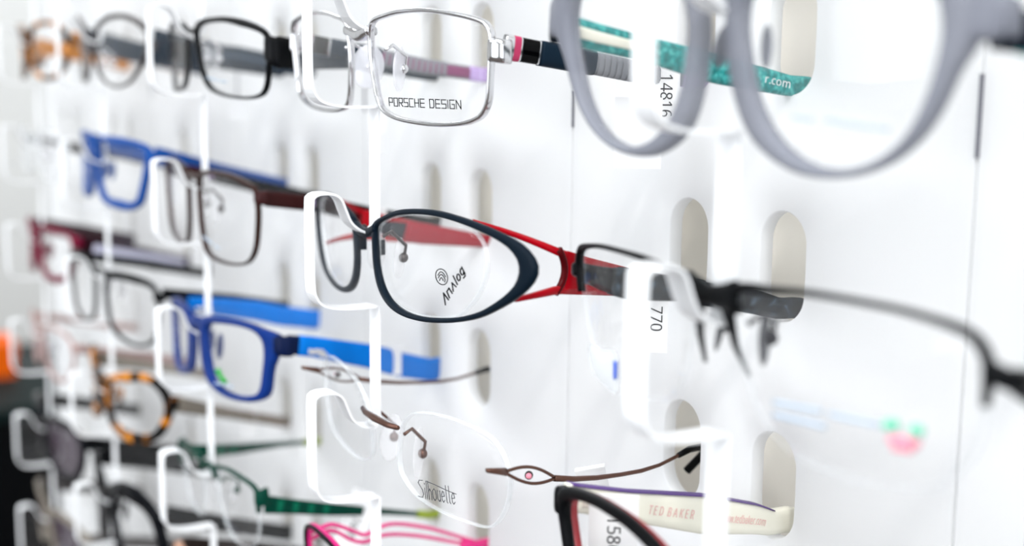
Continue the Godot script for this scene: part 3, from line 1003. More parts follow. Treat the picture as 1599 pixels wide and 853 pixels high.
# ---------------------------------------------------------------- middle rack
func middle_pairs() -> void:
	# silver full rim
	var g := pair("metal_eyeglasses", "shiny silver rectangular frame, its lens lettered in wide black capitals", 0, 1, [0.003, -4.2, -1.4, -0.023, 0.078])
	var line := catmull(pts2([8.6, -1.0, 9.7, 1.6, 12.5, 3.0, 18.4, 4.0, 28.8, 5.3, 42.6, 5.7, 55.2, 4.8, 64.4, 3.7, 71.5, 2.3, 74.2, 0.5, 75.0, -2.3, 74.3, -7.2, 73.4, -14.1, 72.5, -19.6, 70.2, -23.4, 67.1, -25.4, 60.3, -27.2, 47.8, -28.4, 34.6, -28.5, 22.8, -27.8, 14.4, -25.8, 11.2, -22.4, 9.4, -16.3, 8.2, -11.2, 8.1, -4.5]), 96)
	for side in [1, -1]:
		rim(g, line, side, 0.0007, 0.0012, M.silver)
		var l := lens(g, shrink(line, 0.0004), side, M.lens)
		if side == 1:
			stroke_word(g, l, "PORSCHE DESIGN", Vector2(0.0222, -0.0240), Vector2(0.0622, -0.0229), 0.0025, 0.00015, M.ink)
		end_piece(g, side, Vector2(74.6, -5.5), Vector2(78.0, -6.0), [3.4, 3.5], 0.0016, M.silver)
		var h := Vector2(77.5, -6.0)
		var keys := [[0, -2.4, -9.6], [0.17, -4.4, -11.3], [0.35, -6.4, -13.3], [0.68, -10.4, -17.2], [1, -13.0, -19.3]]
		var t := temple(g, side, h, keys, 0.0, 0.17, 0.0026, M.silver)
		temple(g, side, h, keys, 0.035, 0.065, 0.0029, M.pink, "pink_stripe", t, 0.0001)
		temple(g, side, h, keys, 0.075, 0.155, 0.0032, M.black_gloss, "black_block", t, 0.0)
		temple(g, side, h, keys, 0.17, 0.37, 0.0044, M.navy, "rubber_sleeve", t, 0.0002)
		temple(g, side, h, keys, 0.38, 0.44, 0.0044, M.navy, "rubber_sleeve", t, 0.0002)
		temple(g, side, h, keys, 0.4, 1.35, 0.003, M.rib, "temple_arm", t, -0.0004)
		temple(g, side, h, keys, 0.42, 0.93, 0.0008, M.mauve, "lining", t, -0.0012, 0.0016)
		temple(g, side, h, keys, 0.93, 1.3, 0.0032, M.steel_tip, "temple_tip", t, -0.0002)
		for j in 11:
			var u := 0.455 + j * 0.032
			temple(g, side, h, keys, u, u + 0.021, 0.0042, M.rib, "rib", t, -0.0001)
	bridge(g, [-8.8, -0.6, -6.0, -0.9, -3.0, -1.8, 0, -2.2, 3.0, -1.8, 6.0, -0.9, 8.8, -0.6], [0.0016, 0.0017, 0.0019, 0.002, 0.0019, 0.0017, 0.0016], 0.0022, M.silver)
	nose_pads(g, 0.0122, -0.0125, Vector2(0.006, 0.0075), M.pad_white, M.silver, 0.002)

	# black and red wrap frame
	g = pair("sport_eyeglasses", "black metal frame with forked red temples and bow-shaped open ends", 0, 2, [-0.117, -0.8, -0.2, 0.039, 0.037])
	var outer := catmull(pts2([9.2, 0.3, 11.6, 2.6, 20.2, 5.1, 33.0, 7.8, 46.9, 8.9, 59.4, 9.0, 71.6, 8.0, 83.6, 6.3, 93.3, 4.3, 98.6, 2.9, 102.8, 0.9, 105.8, -1.6, 106.6, -4.2, 105.4, -6.9, 102.4, -9.7, 97.8, -12.6, 91.1, -15.9, 80.4, -20.1, 69.9, -22.7, 58.7, -24.5, 46.4, -25.7, 33.5, -25.9, 23.4, -24.7, 16.2, -22.1, 11.4, -18.2, 9.0, -12.6, 8.6, -5.8]), 130)
	var inner := catmull(pts2([13.0, -0.2, 15.0, 1.9, 21.7, 4.0, 32.8, 6.1, 46.7, 7.2, 58.9, 7.2, 70.8, 6.2, 81.5, 4.5, 89.7, 2.6, 95.0, 0.6, 98.2, -2.0, 99.0, -4.6, 98.2, -7.2, 95.9, -9.9, 92.0, -12.6, 87.0, -15.3, 79.9, -18.4, 70.0, -21.1, 58.9, -22.9, 46.5, -24.1, 35.6, -24.1, 26.8, -22.9, 20.4, -20.9, 15.6, -17.4, 12.6, -12.1, 12.0, -5.8]), 120)
	var glass := catmull(pts2([12.4, -0.4, 14.2, 1.5, 21.7, 4.2, 32.9, 6.2, 46.7, 7.4, 58.9, 7.5, 69.8, 6.4, 77.2, 4.2, 81.4, 1.2, 82.9, -2.2, 82.7, -6.0, 81.0, -9.8, 77.6, -14.1, 72.5, -18.2, 66.4, -21.4, 58.8, -23.0, 46.4, -24.2, 34.6, -24.3, 25.1, -23.1, 18.5, -21.0, 14.0, -17.5, 11.2, -12.3, 11.1, -6.0]), 96)
	for side in [1, -1]:
		moulded(g, outer, inner, side, 0.0011, M.navy_black, "rim", 150)
		var l := lens(g, glass, side, M.lens)
		rim(g, glass, side, 0.0006, 0.0008, M.lens_edge, true, "lens_edge", 2.0, -0.0008)
		if side == 1:
			stroke_word(g, l, "Analog", Vector2(0.0645, -0.0182), Vector2(0.0758, -0.0076), 0.0030, 0.00022, M.ink)
			var ring := []
			for j in 25:
				ring.append_array([63.0 + 3.5 * cos(TAU * j / 24), -10.1 + 2.3 * sin(TAU * j / 24)])
			strokes_on(g, l, [ring], 0.00016, M.ink)
			strokes_on(g, l, [[60.8, -9.9, 62.4, -8.7, 64.0, -8.9, 65.4, -9.9], [60.9, -10.7, 62.4, -9.5, 63.8, -9.7, 65.0, -10.7, 64.6, -11.5], [61.6, -11.4, 62.6, -10.4, 63.4, -10.6, 64.0, -11.2]], 0.00017, M.ink)
		var h := Vector2(96.0, -4.5)
		var keys := [[0, 1.8, -11.4], [0.17, 0.0, -13.2], [0.24, -1.2, -13.6], [0.35, -3.5, -14.6], [0.62, -8.3, -16.8], [1, -14.5, -19.5]]
		# the fork: two flat arms from behind the rim that join before the temple proper
		var t := temple(g, side, h, [[0.2, -0.4, -13.4], [0.35, -3.5, -14.6], [0.62, -8.3, -16.8], [1, -14.5, -19.5]], 0.235, 1.35, 0.002, M.red, "temple", null, 0.0, 0.0, 6.0)
		for low in [0, 1]:
			var arm := Shape.new()
			var from := g.at(Vector2(side * (0.074 if low == 0 else 0.093), 0.0068 if low == 0 else -0.0138), -0.0022)
			var joint := temple_run(g, side, h, [[0, 1.8, -11.4], [0.2, -0.4, -13.4], [0.35, -3.5, -14.6]], 0.2, 0.3, 0.002, 2)
			var sg := 1.0 if low == 0 else -1.0
			var pa: Vector3 = joint[0][0] + joint[1][0] * sg * 0.82
			var pb: Vector3 = joint[0][2] + joint[1][2] * sg * 0.72
			var c := PackedVector3Array()
			var a := PackedVector3Array()
			var b := PackedVector3Array()
			for j in 15:
				var f := j / 14.0
				var pt := from.lerp(pa, f / 0.9) if f < 0.9 else pa.lerp(pb, (f - 0.9) / 0.1)
				pt += Vector3(side * 0.0010, 0.0004 if low == 0 else 0.0002, 0) * sin(PI * minf(f / 0.9, 1.0))
				c.append(pt)
				a.append(Vector3.UP * lerpf(0.0006, 0.0013, f))
				b.append((pb - from).normalized().cross(Vector3.UP).normalized() * 0.001)
			arm.loft(c, a, b, false, 10, 4.0)
			put("fork_arm", arm.mesh(), M.red, t)
		var cross := temple_run(g, side, h, [[0, 0, -13], [0.2, -0.4, -13.4], [0.35, -3.5, -14.6]], 0.18, 0.225, 0.002, 2)
		var cs := Shape.new()
		var bow := PackedVector3Array()
		for j in 9:
			var f := (j - 4) / 4.0
			bow.append(cross[0][1] + cross[1][1] * f * 0.96 + (cross[0][2] - cross[0][0]) * (0.75 - f * f * 0.9))
		cs.rod(bow, 0.0011)
		put("fork_joint", cs.mesh(), M.dark_red, t)
		temple(g, side, h, [[0.3, -5.4, -10.6], [0.55, -7.8, -15.4], [0.62, -8.6, -16.6], [1, -14.7, -19.3]], 0.31, 0.52, 0.0028, M.navy_matt, "rubber_inlay", t, 0.0, 0.0, 6.0)
		temple(g, side, h, [[0.3, -5.4, -10.6], [0.55, -7.3, -15.9], [0.62, -8.1, -17.0], [1, -14.3, -19.7]], 0.52, 1.33, 0.003, M.navy_matt if side > 0 else M.red_deep, "temple_tip", t, 0.0, 0.0, 5.0)
	bridge(g, [-12.5, 0.8, -9.0, -0.2, -4.5, -1.4, 0, -1.8, 4.5, -1.4, 9.0, -0.2, 12.5, 0.8], [0.0014, 0.0015, 0.0016, 0.0016, 0.0016, 0.0015, 0.0014], 0.0014, M.navy_black)
	for side in [-1, 1]:
		var s := Shape.new()
		s.box(Vector3(side * 0.0098 - 0.0008, -0.0085, -0.0035), Vector3(side * 0.0098 + 0.0008, -0.0035, 0.0))
		put("pad_box", s.mesh(false), M.navy_black, g.root)
	nose_pads(g, 0.0115, -0.0095, Vector2(0.0036, 0.0068), M.pad, M.gun, 0.0035)

	# rimless
	g = pair("rimless_eyeglasses", "rimless frame with bronze bridge and thin bronze temples pierced by an oval", 0, 3, [-0.052, 12.6, 2.5, 0.021, 0.031])
	g.by = row_y(3) + 0.004
	var cut := catmull(pts2([12.6, -3.8, 11.5, -10.5, 14.1, -15.2, 24.5, -19.1, 40.2, -19.9, 54.2, -19.2, 65.6, -17.7, 71.6, -13.4, 75.2, -7.5, 76.4, -1.9, 75.2, 4.0, 70.8, 8.6, 64.9, 10.4, 54.5, 11.2, 43.7, 11.1, 31.0, 9.7, 22.1, 7.2, 15.6, 2.6]), 96)
	for side in [1, -1]:
		var l := lens(g, cut, side, M.lens)
		rim(g, cut, side, 0.0004, 0.0009, M.lens_edge, true, "lens_edge", 3.0, -0.0008)
		if side == 1:
			stroke_word(g, l, "silhouette", Vector2(0.0312, -0.0172), Vector2(0.0528, -0.0138), 0.0056, 0.00012, M.ink_grey)
			strokes_on(g, l, [[36.0, -10.8, 42.0, -10.6, 48.0, -10.6, 53.5, -10.4]], 0.00012, M.ink_grey, "lettering_bar")
		# pierced oval and wire temple
		var h := Vector2(78.0, 0.0)
		var s := Shape.new()
		var front := temple_keys_points(g, side, h, [[-0.16, 7.2], [-0.11, 6.2], [-0.06, 5.2]])
		s.loft(front, PackedVector3Array([Vector3.UP * 0.0006, Vector3.UP * 0.0009, Vector3.UP * 0.0012]), PackedVector3Array([Vector3(0.0009, 0, 0), Vector3(0.0009, 0, 0), Vector3(0.0009, 0, 0)]), false, 10, 3.0)
		var e := put("end_piece", s.mesh(), M.brown, g.root)
		var rr := 0.0024
		var up_line := PackedVector3Array()
		var low_line := PackedVector3Array()
		for j in 13:
			var f := j / 12.0
			var p := temple_keys_points(g, side, h, [[lerpf(-0.07, 0.21, f), lerpf(5.3, -1.0, f)]])[0]
			up_line.append(p + Vector3.UP * rr * sin(PI * f))
			low_line.append(p - Vector3.UP * rr * sin(PI * f))
		var ov := Shape.new()
		ov.rod(up_line, 0.0005)
		ov.rod(low_line, 0.0005)
		put("oval_frame", ov.mesh(), M.brown, e)
		var gm := Shape.new()
		var gp := temple_keys_points(g, side, h, [[0.06, 2.3]])[0]
		gm.ball(gp, Vector3(0.0011, 0.0013, 0.0013), 10)
		put("gem_setting", gm.mesh(), M.gun, e)
		var gs := Shape.new()
		gs.ball(gp + Vector3(side * 0.0006, 0, 0.0004), Vector3(0.001, 0.0009, 0.0009), 8)
		put("pink_gem", gs.mesh(false), M.rose, e)
		var wire := temple_keys_points(g, side, h, [[0.2, -0.9], [0.31, -2.9], [0.45, -4.8], [0.6, -6.2], [0.73, -7.1], [0.85, -7.1], [0.95, -6.2], [1.03, -5.3]])
		var wsh := Shape.new()
		wsh.rod(wire, [0.001, 0.0009, 0.0008, 0.0007, 0.0007, 0.0006, 0.0006, 0.0006])
		var t := put("temple", wsh.mesh(), M.brown, g.root)
		var tip := temple_keys_points(g, side, h, [[0.98, -5.9], [1.06, -5.0], [1.15, -5.6], [1.22, -8.5], [1.24, -13], [1.2, -18]])
		for j in 3:        # the end curls in towards the wearer's head
			tip[3 + j].x -= side * [0.003, 0.008, 0.012][j]
		var ts := Shape.new()
		ts.rod(tip, [0.0009, 0.0012, 0.0012, 0.0012, 0.0014, 0.0015])
		put("temple_tip", ts.mesh(), M.black, t)
	var bs := Shape.new()
	bs.rod(PackedVector3Array([g.at(Vector2(-0.0155, 0.0016), 0.0012), g.at(Vector2(-0.010, 0.0014), 0.0022), g.at(Vector2(0, 0.0018), 0.003), g.at(Vector2(0.010, 0.0014), 0.0022), g.at(Vector2(0.0155, 0.0016), 0.0012)]), [0.0008, 0.001, 0.0013, 0.001, 0.0008])
	put("bridge", bs.mesh(), M.brown, g.root)
	nose_pads(g, 0.0115, -0.009, Vector2(0.0044, 0.0085), M.pad, M.brown, 0.004)

	# pink wire frame, lower edge
	g = pair("pink_eyeglasses", "dark-rimmed frame with wavy pink wire temples at the lower edge", 0, 4, [0.0, 0, 0, 0, 0.08])
	var pl := catmull(pts2([9, -4, 10, 4, 16, 10, 27, 13, 42, 13.2, 55, 11.5, 63, 8, 66, 2, 64.5, -7, 60, -17, 50, -24, 36, -26.5, 22, -24.5, 12, -15]), 80)
	for side in [1, -1]:
		rim(g, pl, side, 0.001, 0.0013, M.magenta)
		rim(g, pl, side, 0.0009, 0.0008, M.black, true, "rim_face", 3.0, 0.0012)
		lens(g, shrink(pl, 0.0004), side, M.lens)
		var h := Vector2(66.0, 3.0)
		var t: Node3D = null
		for wire in [[[-0.03, 4.5], [0.06, 6.2], [0.12, 6.2], [0.22, 2.5], [0.3, -0.5], [0.37, 1.2], [0.45, 2.0], [0.55, 0.5], [0.7, -3.2], [0.85, -8.2], [1.0, -13.3], [1.1, -15.5]], [[-0.03, 1.5], [0.06, 4.0], [0.13, 3.2], [0.22, -1.5], [0.3, -3.4], [0.4, -2.2], [0.5, -3.0], [0.66, -6.2], [0.85, -11.2], [1.0, -15.2], [1.1, -17]]]:
			var s := Shape.new()
			s.rod(smooth3(temple_keys_points(g, side, h, wire), 40), 0.0008)
			t = put("wire" if t else "temple", s.mesh(), M.magenta, t if t else g.root)
		temple(g, side, h, [[0, 4, -6], [1, -12.5, -18.5]], 0.9, 1.35, 0.0034, M.magenta, "temple_tip", t)
	bridge(g, [-10, 1.5, -5, 3.0, 0, 3.4, 5, 3.0, 10, 1.5], 0.001, 0.0011, M.magenta)
	nose_pads(g, 0.009, -0.006, Vector2(0.003, 0.0055), M.pad, M.silver)


func smooth3(p: PackedVector3Array, n: int) -> PackedVector3Array:
	var out := PackedVector3Array()
	var m := p.size()
	for j in n:
		var q := float(j) / (n - 1) * (m - 1)
		var k := mini(int(q), m - 2)
		out.append(p[k].cubic_interpolate(p[k + 1], p[maxi(k - 1, 0)], p[mini(k + 2, m - 1)], q - k))
	return out

# points on the line of a temple: [u, mm above the bridge]
func temple_keys_points(g: Pair, side: int, hinge: Vector2, keys: Array) -> PackedVector3Array:
	var inv := g.root.transform.affine_inverse()
	var h: Vector3 = g.root.transform * g.at(Vector2(hinge.x * side, hinge.y) * 0.001, -0.002)
	var e := Vector3(seam(g.k) + side * SLOT_OFF, 0, 0)
	var d := Vector3(e.x - h.x, 0, e.z - h.z)
	var out := PackedVector3Array()
	for kk in keys:
		out.append(inv * Vector3(h.x + d.x * kk[0], g.by + kk[1] * 0.001 + g.roll * hinge.x * 0.001 * side * (1.0 - minf(kk[0], 1.0)), h.z + d.z * kk[0]))
	return out


# ---------------------------------------------------------------- the rack left of the middle
func left_pairs() -> void:
	# black and navy rectangular frame
	var g := pair("rectangular_eyeglasses", "thin-rimmed black frame with broad navy temples, top row beside the silver frame", -1, 1, [-0.086, -3.9, -1.6, -0.006, 0.057], 1.2)
	var line := catmull(pts2([9.0, 0.5, 12, 4.2, 20, 6.2, 29.0, 6.9, 49.2, 7.0, 65.8, 5.5, 80.1, 3.3, 88.6, 0.2, 89.9, -5.9, 88.3, -13.3, 85.8, -19.5, 80.4, -23.0, 66.7, -24.5, 42.5, -23.9, 24.0, -20.8, 14.2, -13.2, 10.6, -4.5]), 96)
	for side in [1, -1]:
		rim(g, line, side, [0.0018, 0.0013, 0.0011, 0.0011, 0.0013, 0.0016, 0.0014, 0.0009, 0.0008, 0.0007, 0.0006, 0.0006, 0.0006, 0.0007, 0.001, 0.0016], 0.0013, M.black)
		var l := lens(g, shrink(line, 0.0005), side, M.lens)
		if side == 1:
			strokes_on(g, l, [[28, -17, 42, -18], [45, -18.2, 52, -18.4]], 0.0004, M.ink_pale, "faint_print")
		end_piece(g, side, Vector2(88.5, -5.0), Vector2(92.5, -6.5), [5.0, 6.2], 0.0016, M.black)
		var keys := [[0, -1.5, -14.0], [0.1, -2.5, -14.5], [0.45, -4.0, -14.0], [1, -11, -19]]
		var t := temple(g, side, Vector2(92.0, -6.5), keys, 0.0, 0.14, 0.0024, M.black)
		temple(g, side, Vector2(92.0, -6.5), keys, 0.12, 1.35, 0.0034, M.navy, "temple_sleeve", t, 0.0002)
		temple(g, side, Vector2(92.0, -6.5), [[0, -6.5, -9], [0.45, -8, -10], [1, -14, -16]], 0.2, 0.8, 0.004, M.slate, "side_stripe", t)
	bridge(g, [-10, 2.5, -5, 2.9, 0, 3.0, 5, 2.9, 10, 2.5], [0.0016, 0.0013, 0.0012, 0.0013, 0.0016], 0.0013, M.black)
	nose_pads(g, 0.0105, -0.009, Vector2(0.003, 0.006), M.pad, M.silver, 0.003)

	# brown metal frame
	g = pair("metal_eyeglasses", "brown metal frame with dark brown temples, left of the black and red one", -1, 2, [-0.044, -6.4, 0.1, -0.009, 0.03], 1.2)
	line = catmull(pts2([9.0, -3, 10.5, 3.0, 15, 5.4, 30.5, 7.1, 49.4, 7.2, 65.4, 5.1, 72.7, 3.1, 74.1, -3.8, 73.3, -11.8, 70.2, -21.7, 62.4, -27.9, 47.6, -30.6, 28.2, -31.0, 16.4, -28.5, 10.6, -19.1]), 96)
	for side in [1, -1]:
		rim(g, line, side, [0.0011, 0.0012, 0.0011, 0.0011, 0.0012, 0.0012, 0.0009, 0.0007, 0.0006, 0.0006, 0.0006, 0.0006, 0.0006, 0.0007, 0.0009], 0.0013, M.brown_rim)
		var l := lens(g, shrink(line, 0.0005), side, M.lens)
		if side == 1:
			strokes_on(g, l, [[18, -22, 24, -23, 30, -24], [33, -24.4, 38, -25]], 0.0004, M.ink_pale, "faint_print")
		end_piece(g, side, Vector2(73.4, 0.5), Vector2(77.0, 0.5), [2.6, 3.1], 0.0015, M.brown_dark)
		var keys := [[0, 3.5, -3.0], [0.3, 0.2, -6.5], [0.6, -5.5, -12], [1, -12, -19]]
		var t := temple(g, side, Vector2(76.5, 0.5), keys, 0.0, 0.34, 0.0022, M.brown_dark)
		temple(g, side, Vector2(76.5, 0.5), keys, 0.3, 1.35, 0.0032, M.black, "temple_sleeve", t, 0.0003)
		temple(g, side, Vector2(76.5, 0.5), [[0, 2, -1], [0.3, -1.6, -4.6], [1, -14, -17]], 0.24, 0.29, 0.0034, M.steel_tip, "badge", t)
	bridge(g, [-10, 2.6, -5, 3.0, 0, 3.1, 5, 3.0, 10, 2.6], 0.0013, 0.0013, M.brown_rim)
	nose_pads(g, 0.0105, -0.011, Vector2(0.0034, 0.0068), M.pad, M.gun, 0.004)

	# blue frame with bright temples
	g = pair("plastic_eyeglasses", "navy blue plastic frame with bright sky-blue temples and a small green mark on the lens", -1, 3, [-0.03, -5.3, -0.3, 0.06, 0.0], 1.7)
	var outer := catmull(pts2([5.2, -3.1, 5.8, 3.4, 12, 6.8, 26.0, 8.4, 46.2, 9.0, 60.4, 8.5, 72, 7.0, 81.5, 5.9, 81.5, -1.0, 76.0, -9.3, 73.0, -19.8, 67.0, -23.4, 57.0, -25.6, 40.6, -26.4, 25.1, -25.0, 12.6, -20.8, 7.0, -12.0]), 84)
	var inner := catmull(pts2([15.0, -4.6, 15.4, 1.6, 20, 4.4, 31.0, 5.6, 50.0, 6.4, 64.0, 5.4, 69.5, 1.8, 70.5, -4.8, 68.6, -13.6, 66.2, -19.4, 60.0, -22.2, 46.0, -24.2, 30.0, -23.2, 20.6, -19.7, 16.4, -11.5]), 66)
	for side in [1, -1]:
		moulded(g, outer, inner, side, 0.002, M.blue)
		var l := lens(g, inner, side, M.lens)
		if side == 1:
			strokes_on(g, l, [[30.0, -15.2, 33.0, -16.6, 36.5, -18.4], [31.4, -14.6, 33.0, -17.0], [35.0, -18.8, 39.0, -19.0]], 0.001, M.leaf_green, "logo")
			strokes_on(g, l, [[27.0, -21.4, 36.0, -20.6, 46.0, -20.4]], 0.0005, M.ink_pale, "lettering")
		end_piece(g, side, Vector2(79.0, 1.5), Vector2(84.0, 1.0), [4.2, 4.2], 0.0019, M.navy_blue)
		var h := Vector2(83.5, 1.0)
		var keys := [[0, 5.5, -2.5], [0.15, 4.2, -4.0], [0.57, -0.8, -11.0], [0.77, -5.0, -15.5], [1, -8.8, -18.5]]
		var t := temple(g, side, h, keys, 0.0, 0.09, 0.0034, M.navy_blue)
		temple(g, side, h, keys, 0.06, 1.35, 0.0036, M.sky_blue, "temple_arm", t, 0.0002)
		for q in [[0.12, -1.3, 0.05], [0.16, -0.9, 0.06], [0.19, -1.9, 0.05]]:
			temple(g, side, h, [[0, q[1] + 2.6, q[1] - 0.2], [1, q[1] - 9, q[1] - 12]], q[0], q[0] + q[2], 0.0042, M.silver, "silver_mark", t)
	bridge(g, [-8.0, 1.0, -4, 2.6, 0, 3.0, 4, 2.6, 8.0, 1.0], [0.0042, 0.003, 0.0028, 0.003, 0.0042], 0.002, M.blue)
	nose_pads(g, 0.0082, -0.008, Vector2(0.0026, 0.006), M.blue, null)

	# green half-rim
	g = pair("half_rim_eyeglasses", "green half-rim frame with tapering dark green temples, fourth row below the bright blue frame", -1, 4, [0.004, 4.8, 3.5, 0.058, 0.076], 1.2)
	g.by = row_y(4) + 0.004
	var bar := catmull(pts2([10.0, -4.0, 10.4, 1.4, 18, 3.0, 30.2, 3.7, 44.4, 2.5, 52.5, 1.0, 54.6, -2.2, 54.0, -9.9]), 48, false)
	var cut := catmull(pts2([10.3, -4, 11, 1.0, 18, 2.7, 30.2, 3.4, 44.4, 2.2, 52.3, 0.6, 54.2, -2.2, 53.2, -10, 50.5, -20, 44, -27, 31, -30, 19, -27.5, 12, -17]), 72)
	for side in [1, -1]:
		rim(g, bar, side, 0.0008, 0.0012, M.green, false, "brow_bar")
		var l := lens(g, cut, side, M.lens)
		rim(g, cut, side, 0.0004, 0.0009, M.lens_edge, true, "lens_edge", 2.0, -0.0008)
		if side == 1:
			strokes_on(g, l, [[27, -20.5, 31, -21.5], [32, -22, 36, -23.4]], 0.0006, M.ink_grey, "lettering")
		end_piece(g, side, Vector2(54.0, -3.4), Vector2(57.5, -2.4), [3.6, 3.9], 0.0014, M.green)
		var t := temple(g, side, Vector2(57.0, -2.4), [[0, 1.5, -6.5], [0.17, -1.5, -8.0], [0.4, -5.0, -10.5], [0.72, -9.5, -12.5], [1, -13.5, -15.5]], 0.0, 0.97, 0.002, M.green)
		for j in 4:
			temple(g, side, Vector2(57.0, -2.4), [[0, 1.5, -6.5], [0.17, -1.5, -8.0], [0.4, -5.0, -10.5], [1, -13.5, -15.5]], 0.07 + j * 0.09, 0.1 + j * 0.09, 0.0024, M.green_light, "inlay", t, -0.0006)
		temple(g, side, Vector2(57.0, -2.4), [[0, 1, -6], [0.72, -9.3, -12.7], [1, -12.8, -16.4]], 0.92, 1.35, 0.0026, M.olive, "temple_tip", t, 0.0)
	bridge(g, [-10.2, -2.0, -5, 0.6, 0, 1.2, 5, 0.6, 10.2, -2.0], 0.001, 0.0012, M.green)
	nose_pads(g, 0.0105, -0.0105, Vector2(0.003, 0.006), M.pad, M.green, 0.002)

	# the row below shows only its farther rim at the lower edge
	g = pair("plastic_eyeglasses", "beige frame with dark temples, mostly below the lower edge under the green frame", -1, 5, [0.0, 0, 0, 0, 0.08], 1.5)
	plain_moulded(g, [5, -3, 7, 6, 16, 11, 30, 13, 48, 13, 62, 11, 70, 7, 71, -2, 67, -14, 58, -24, 42, -28, 24, -26, 11, -17], 0.0042, M.skin, M.dark_brown_temple, [[0, 10, 0], [0.5, 2, -8], [1, -9, -18]], Vector2(71, 4))


# a moulded frame with an even rim, for the pairs farther off
func plain_moulded(g: Pair, outer_pts: Array, wide: float, m: Material, temple_m: Material, keys: Array, hinge: Vector2, lens_m: Material = null) -> void:
	var outer := catmull(pts2(outer_pts), 60)
	var inner := shrink(outer, wide)
	for side in [1, -1]:
		moulded(g, outer, inner, side, 0.0019, m)
		lens(g, inner, side, lens_m if lens_m else M.lens)
		end_piece(g, side, Vector2(hinge.x - 4, hinge.y), Vector2(hinge.x + 0.5, hinge.y), [3.6, 3.6], 0.0018, m)
		temple(g, side, hinge, keys, 0.0, 1.35, 0.0032, temple_m)
	bridge(g, [-9.0, 1.4, -4.5, 2.8, 0, 3.2, 4.5, 2.8, 9.0, 1.4], [0.003, 0.0022, 0.002, 0.0022, 0.003], 0.0018, m)
	nose_pads(g, 0.0085, -0.008, Vector2(0.0026, 0.0055), m if not m.transparency else M.pad, null)

func plain_metal(g: Pair, line_pts: Array, w: Variant, m: Material, temple_m: Material, keys: Array, hinge: Vector2, lens_m: Material = null, open := false) -> void:
	var line := catmull(pts2(line_pts), 72)
	for side in [1, -1]:
		rim(g, line, side, w, 0.0012, m)
		lens(g, shrink(line, 0.0005), side, lens_m if lens_m else M.lens)
		end_piece(g, side, Vector2(hinge.x - 3, hinge.y), Vector2(hinge.x + 0.5, hinge.y), [2.4, 2.6], 0.0014, m)
		var t := temple(g, side, hinge, keys, 0.0, 0.6, 0.0022, temple_m)
		temple(g, side, hinge, keys, 0.55, 1.35, 0.003, temple_m, "temple_tip", t, 0.0003)
	bridge(g, [-10, 2.2, -5, 3.0, 0, 3.3, 5, 3.0, 10, 2.2], 0.0011, 0.0012, m)
	nose_pads(g, 0.0105, -0.009, Vector2(0.003, 0.006), M.pad, M.silver, 0.003)


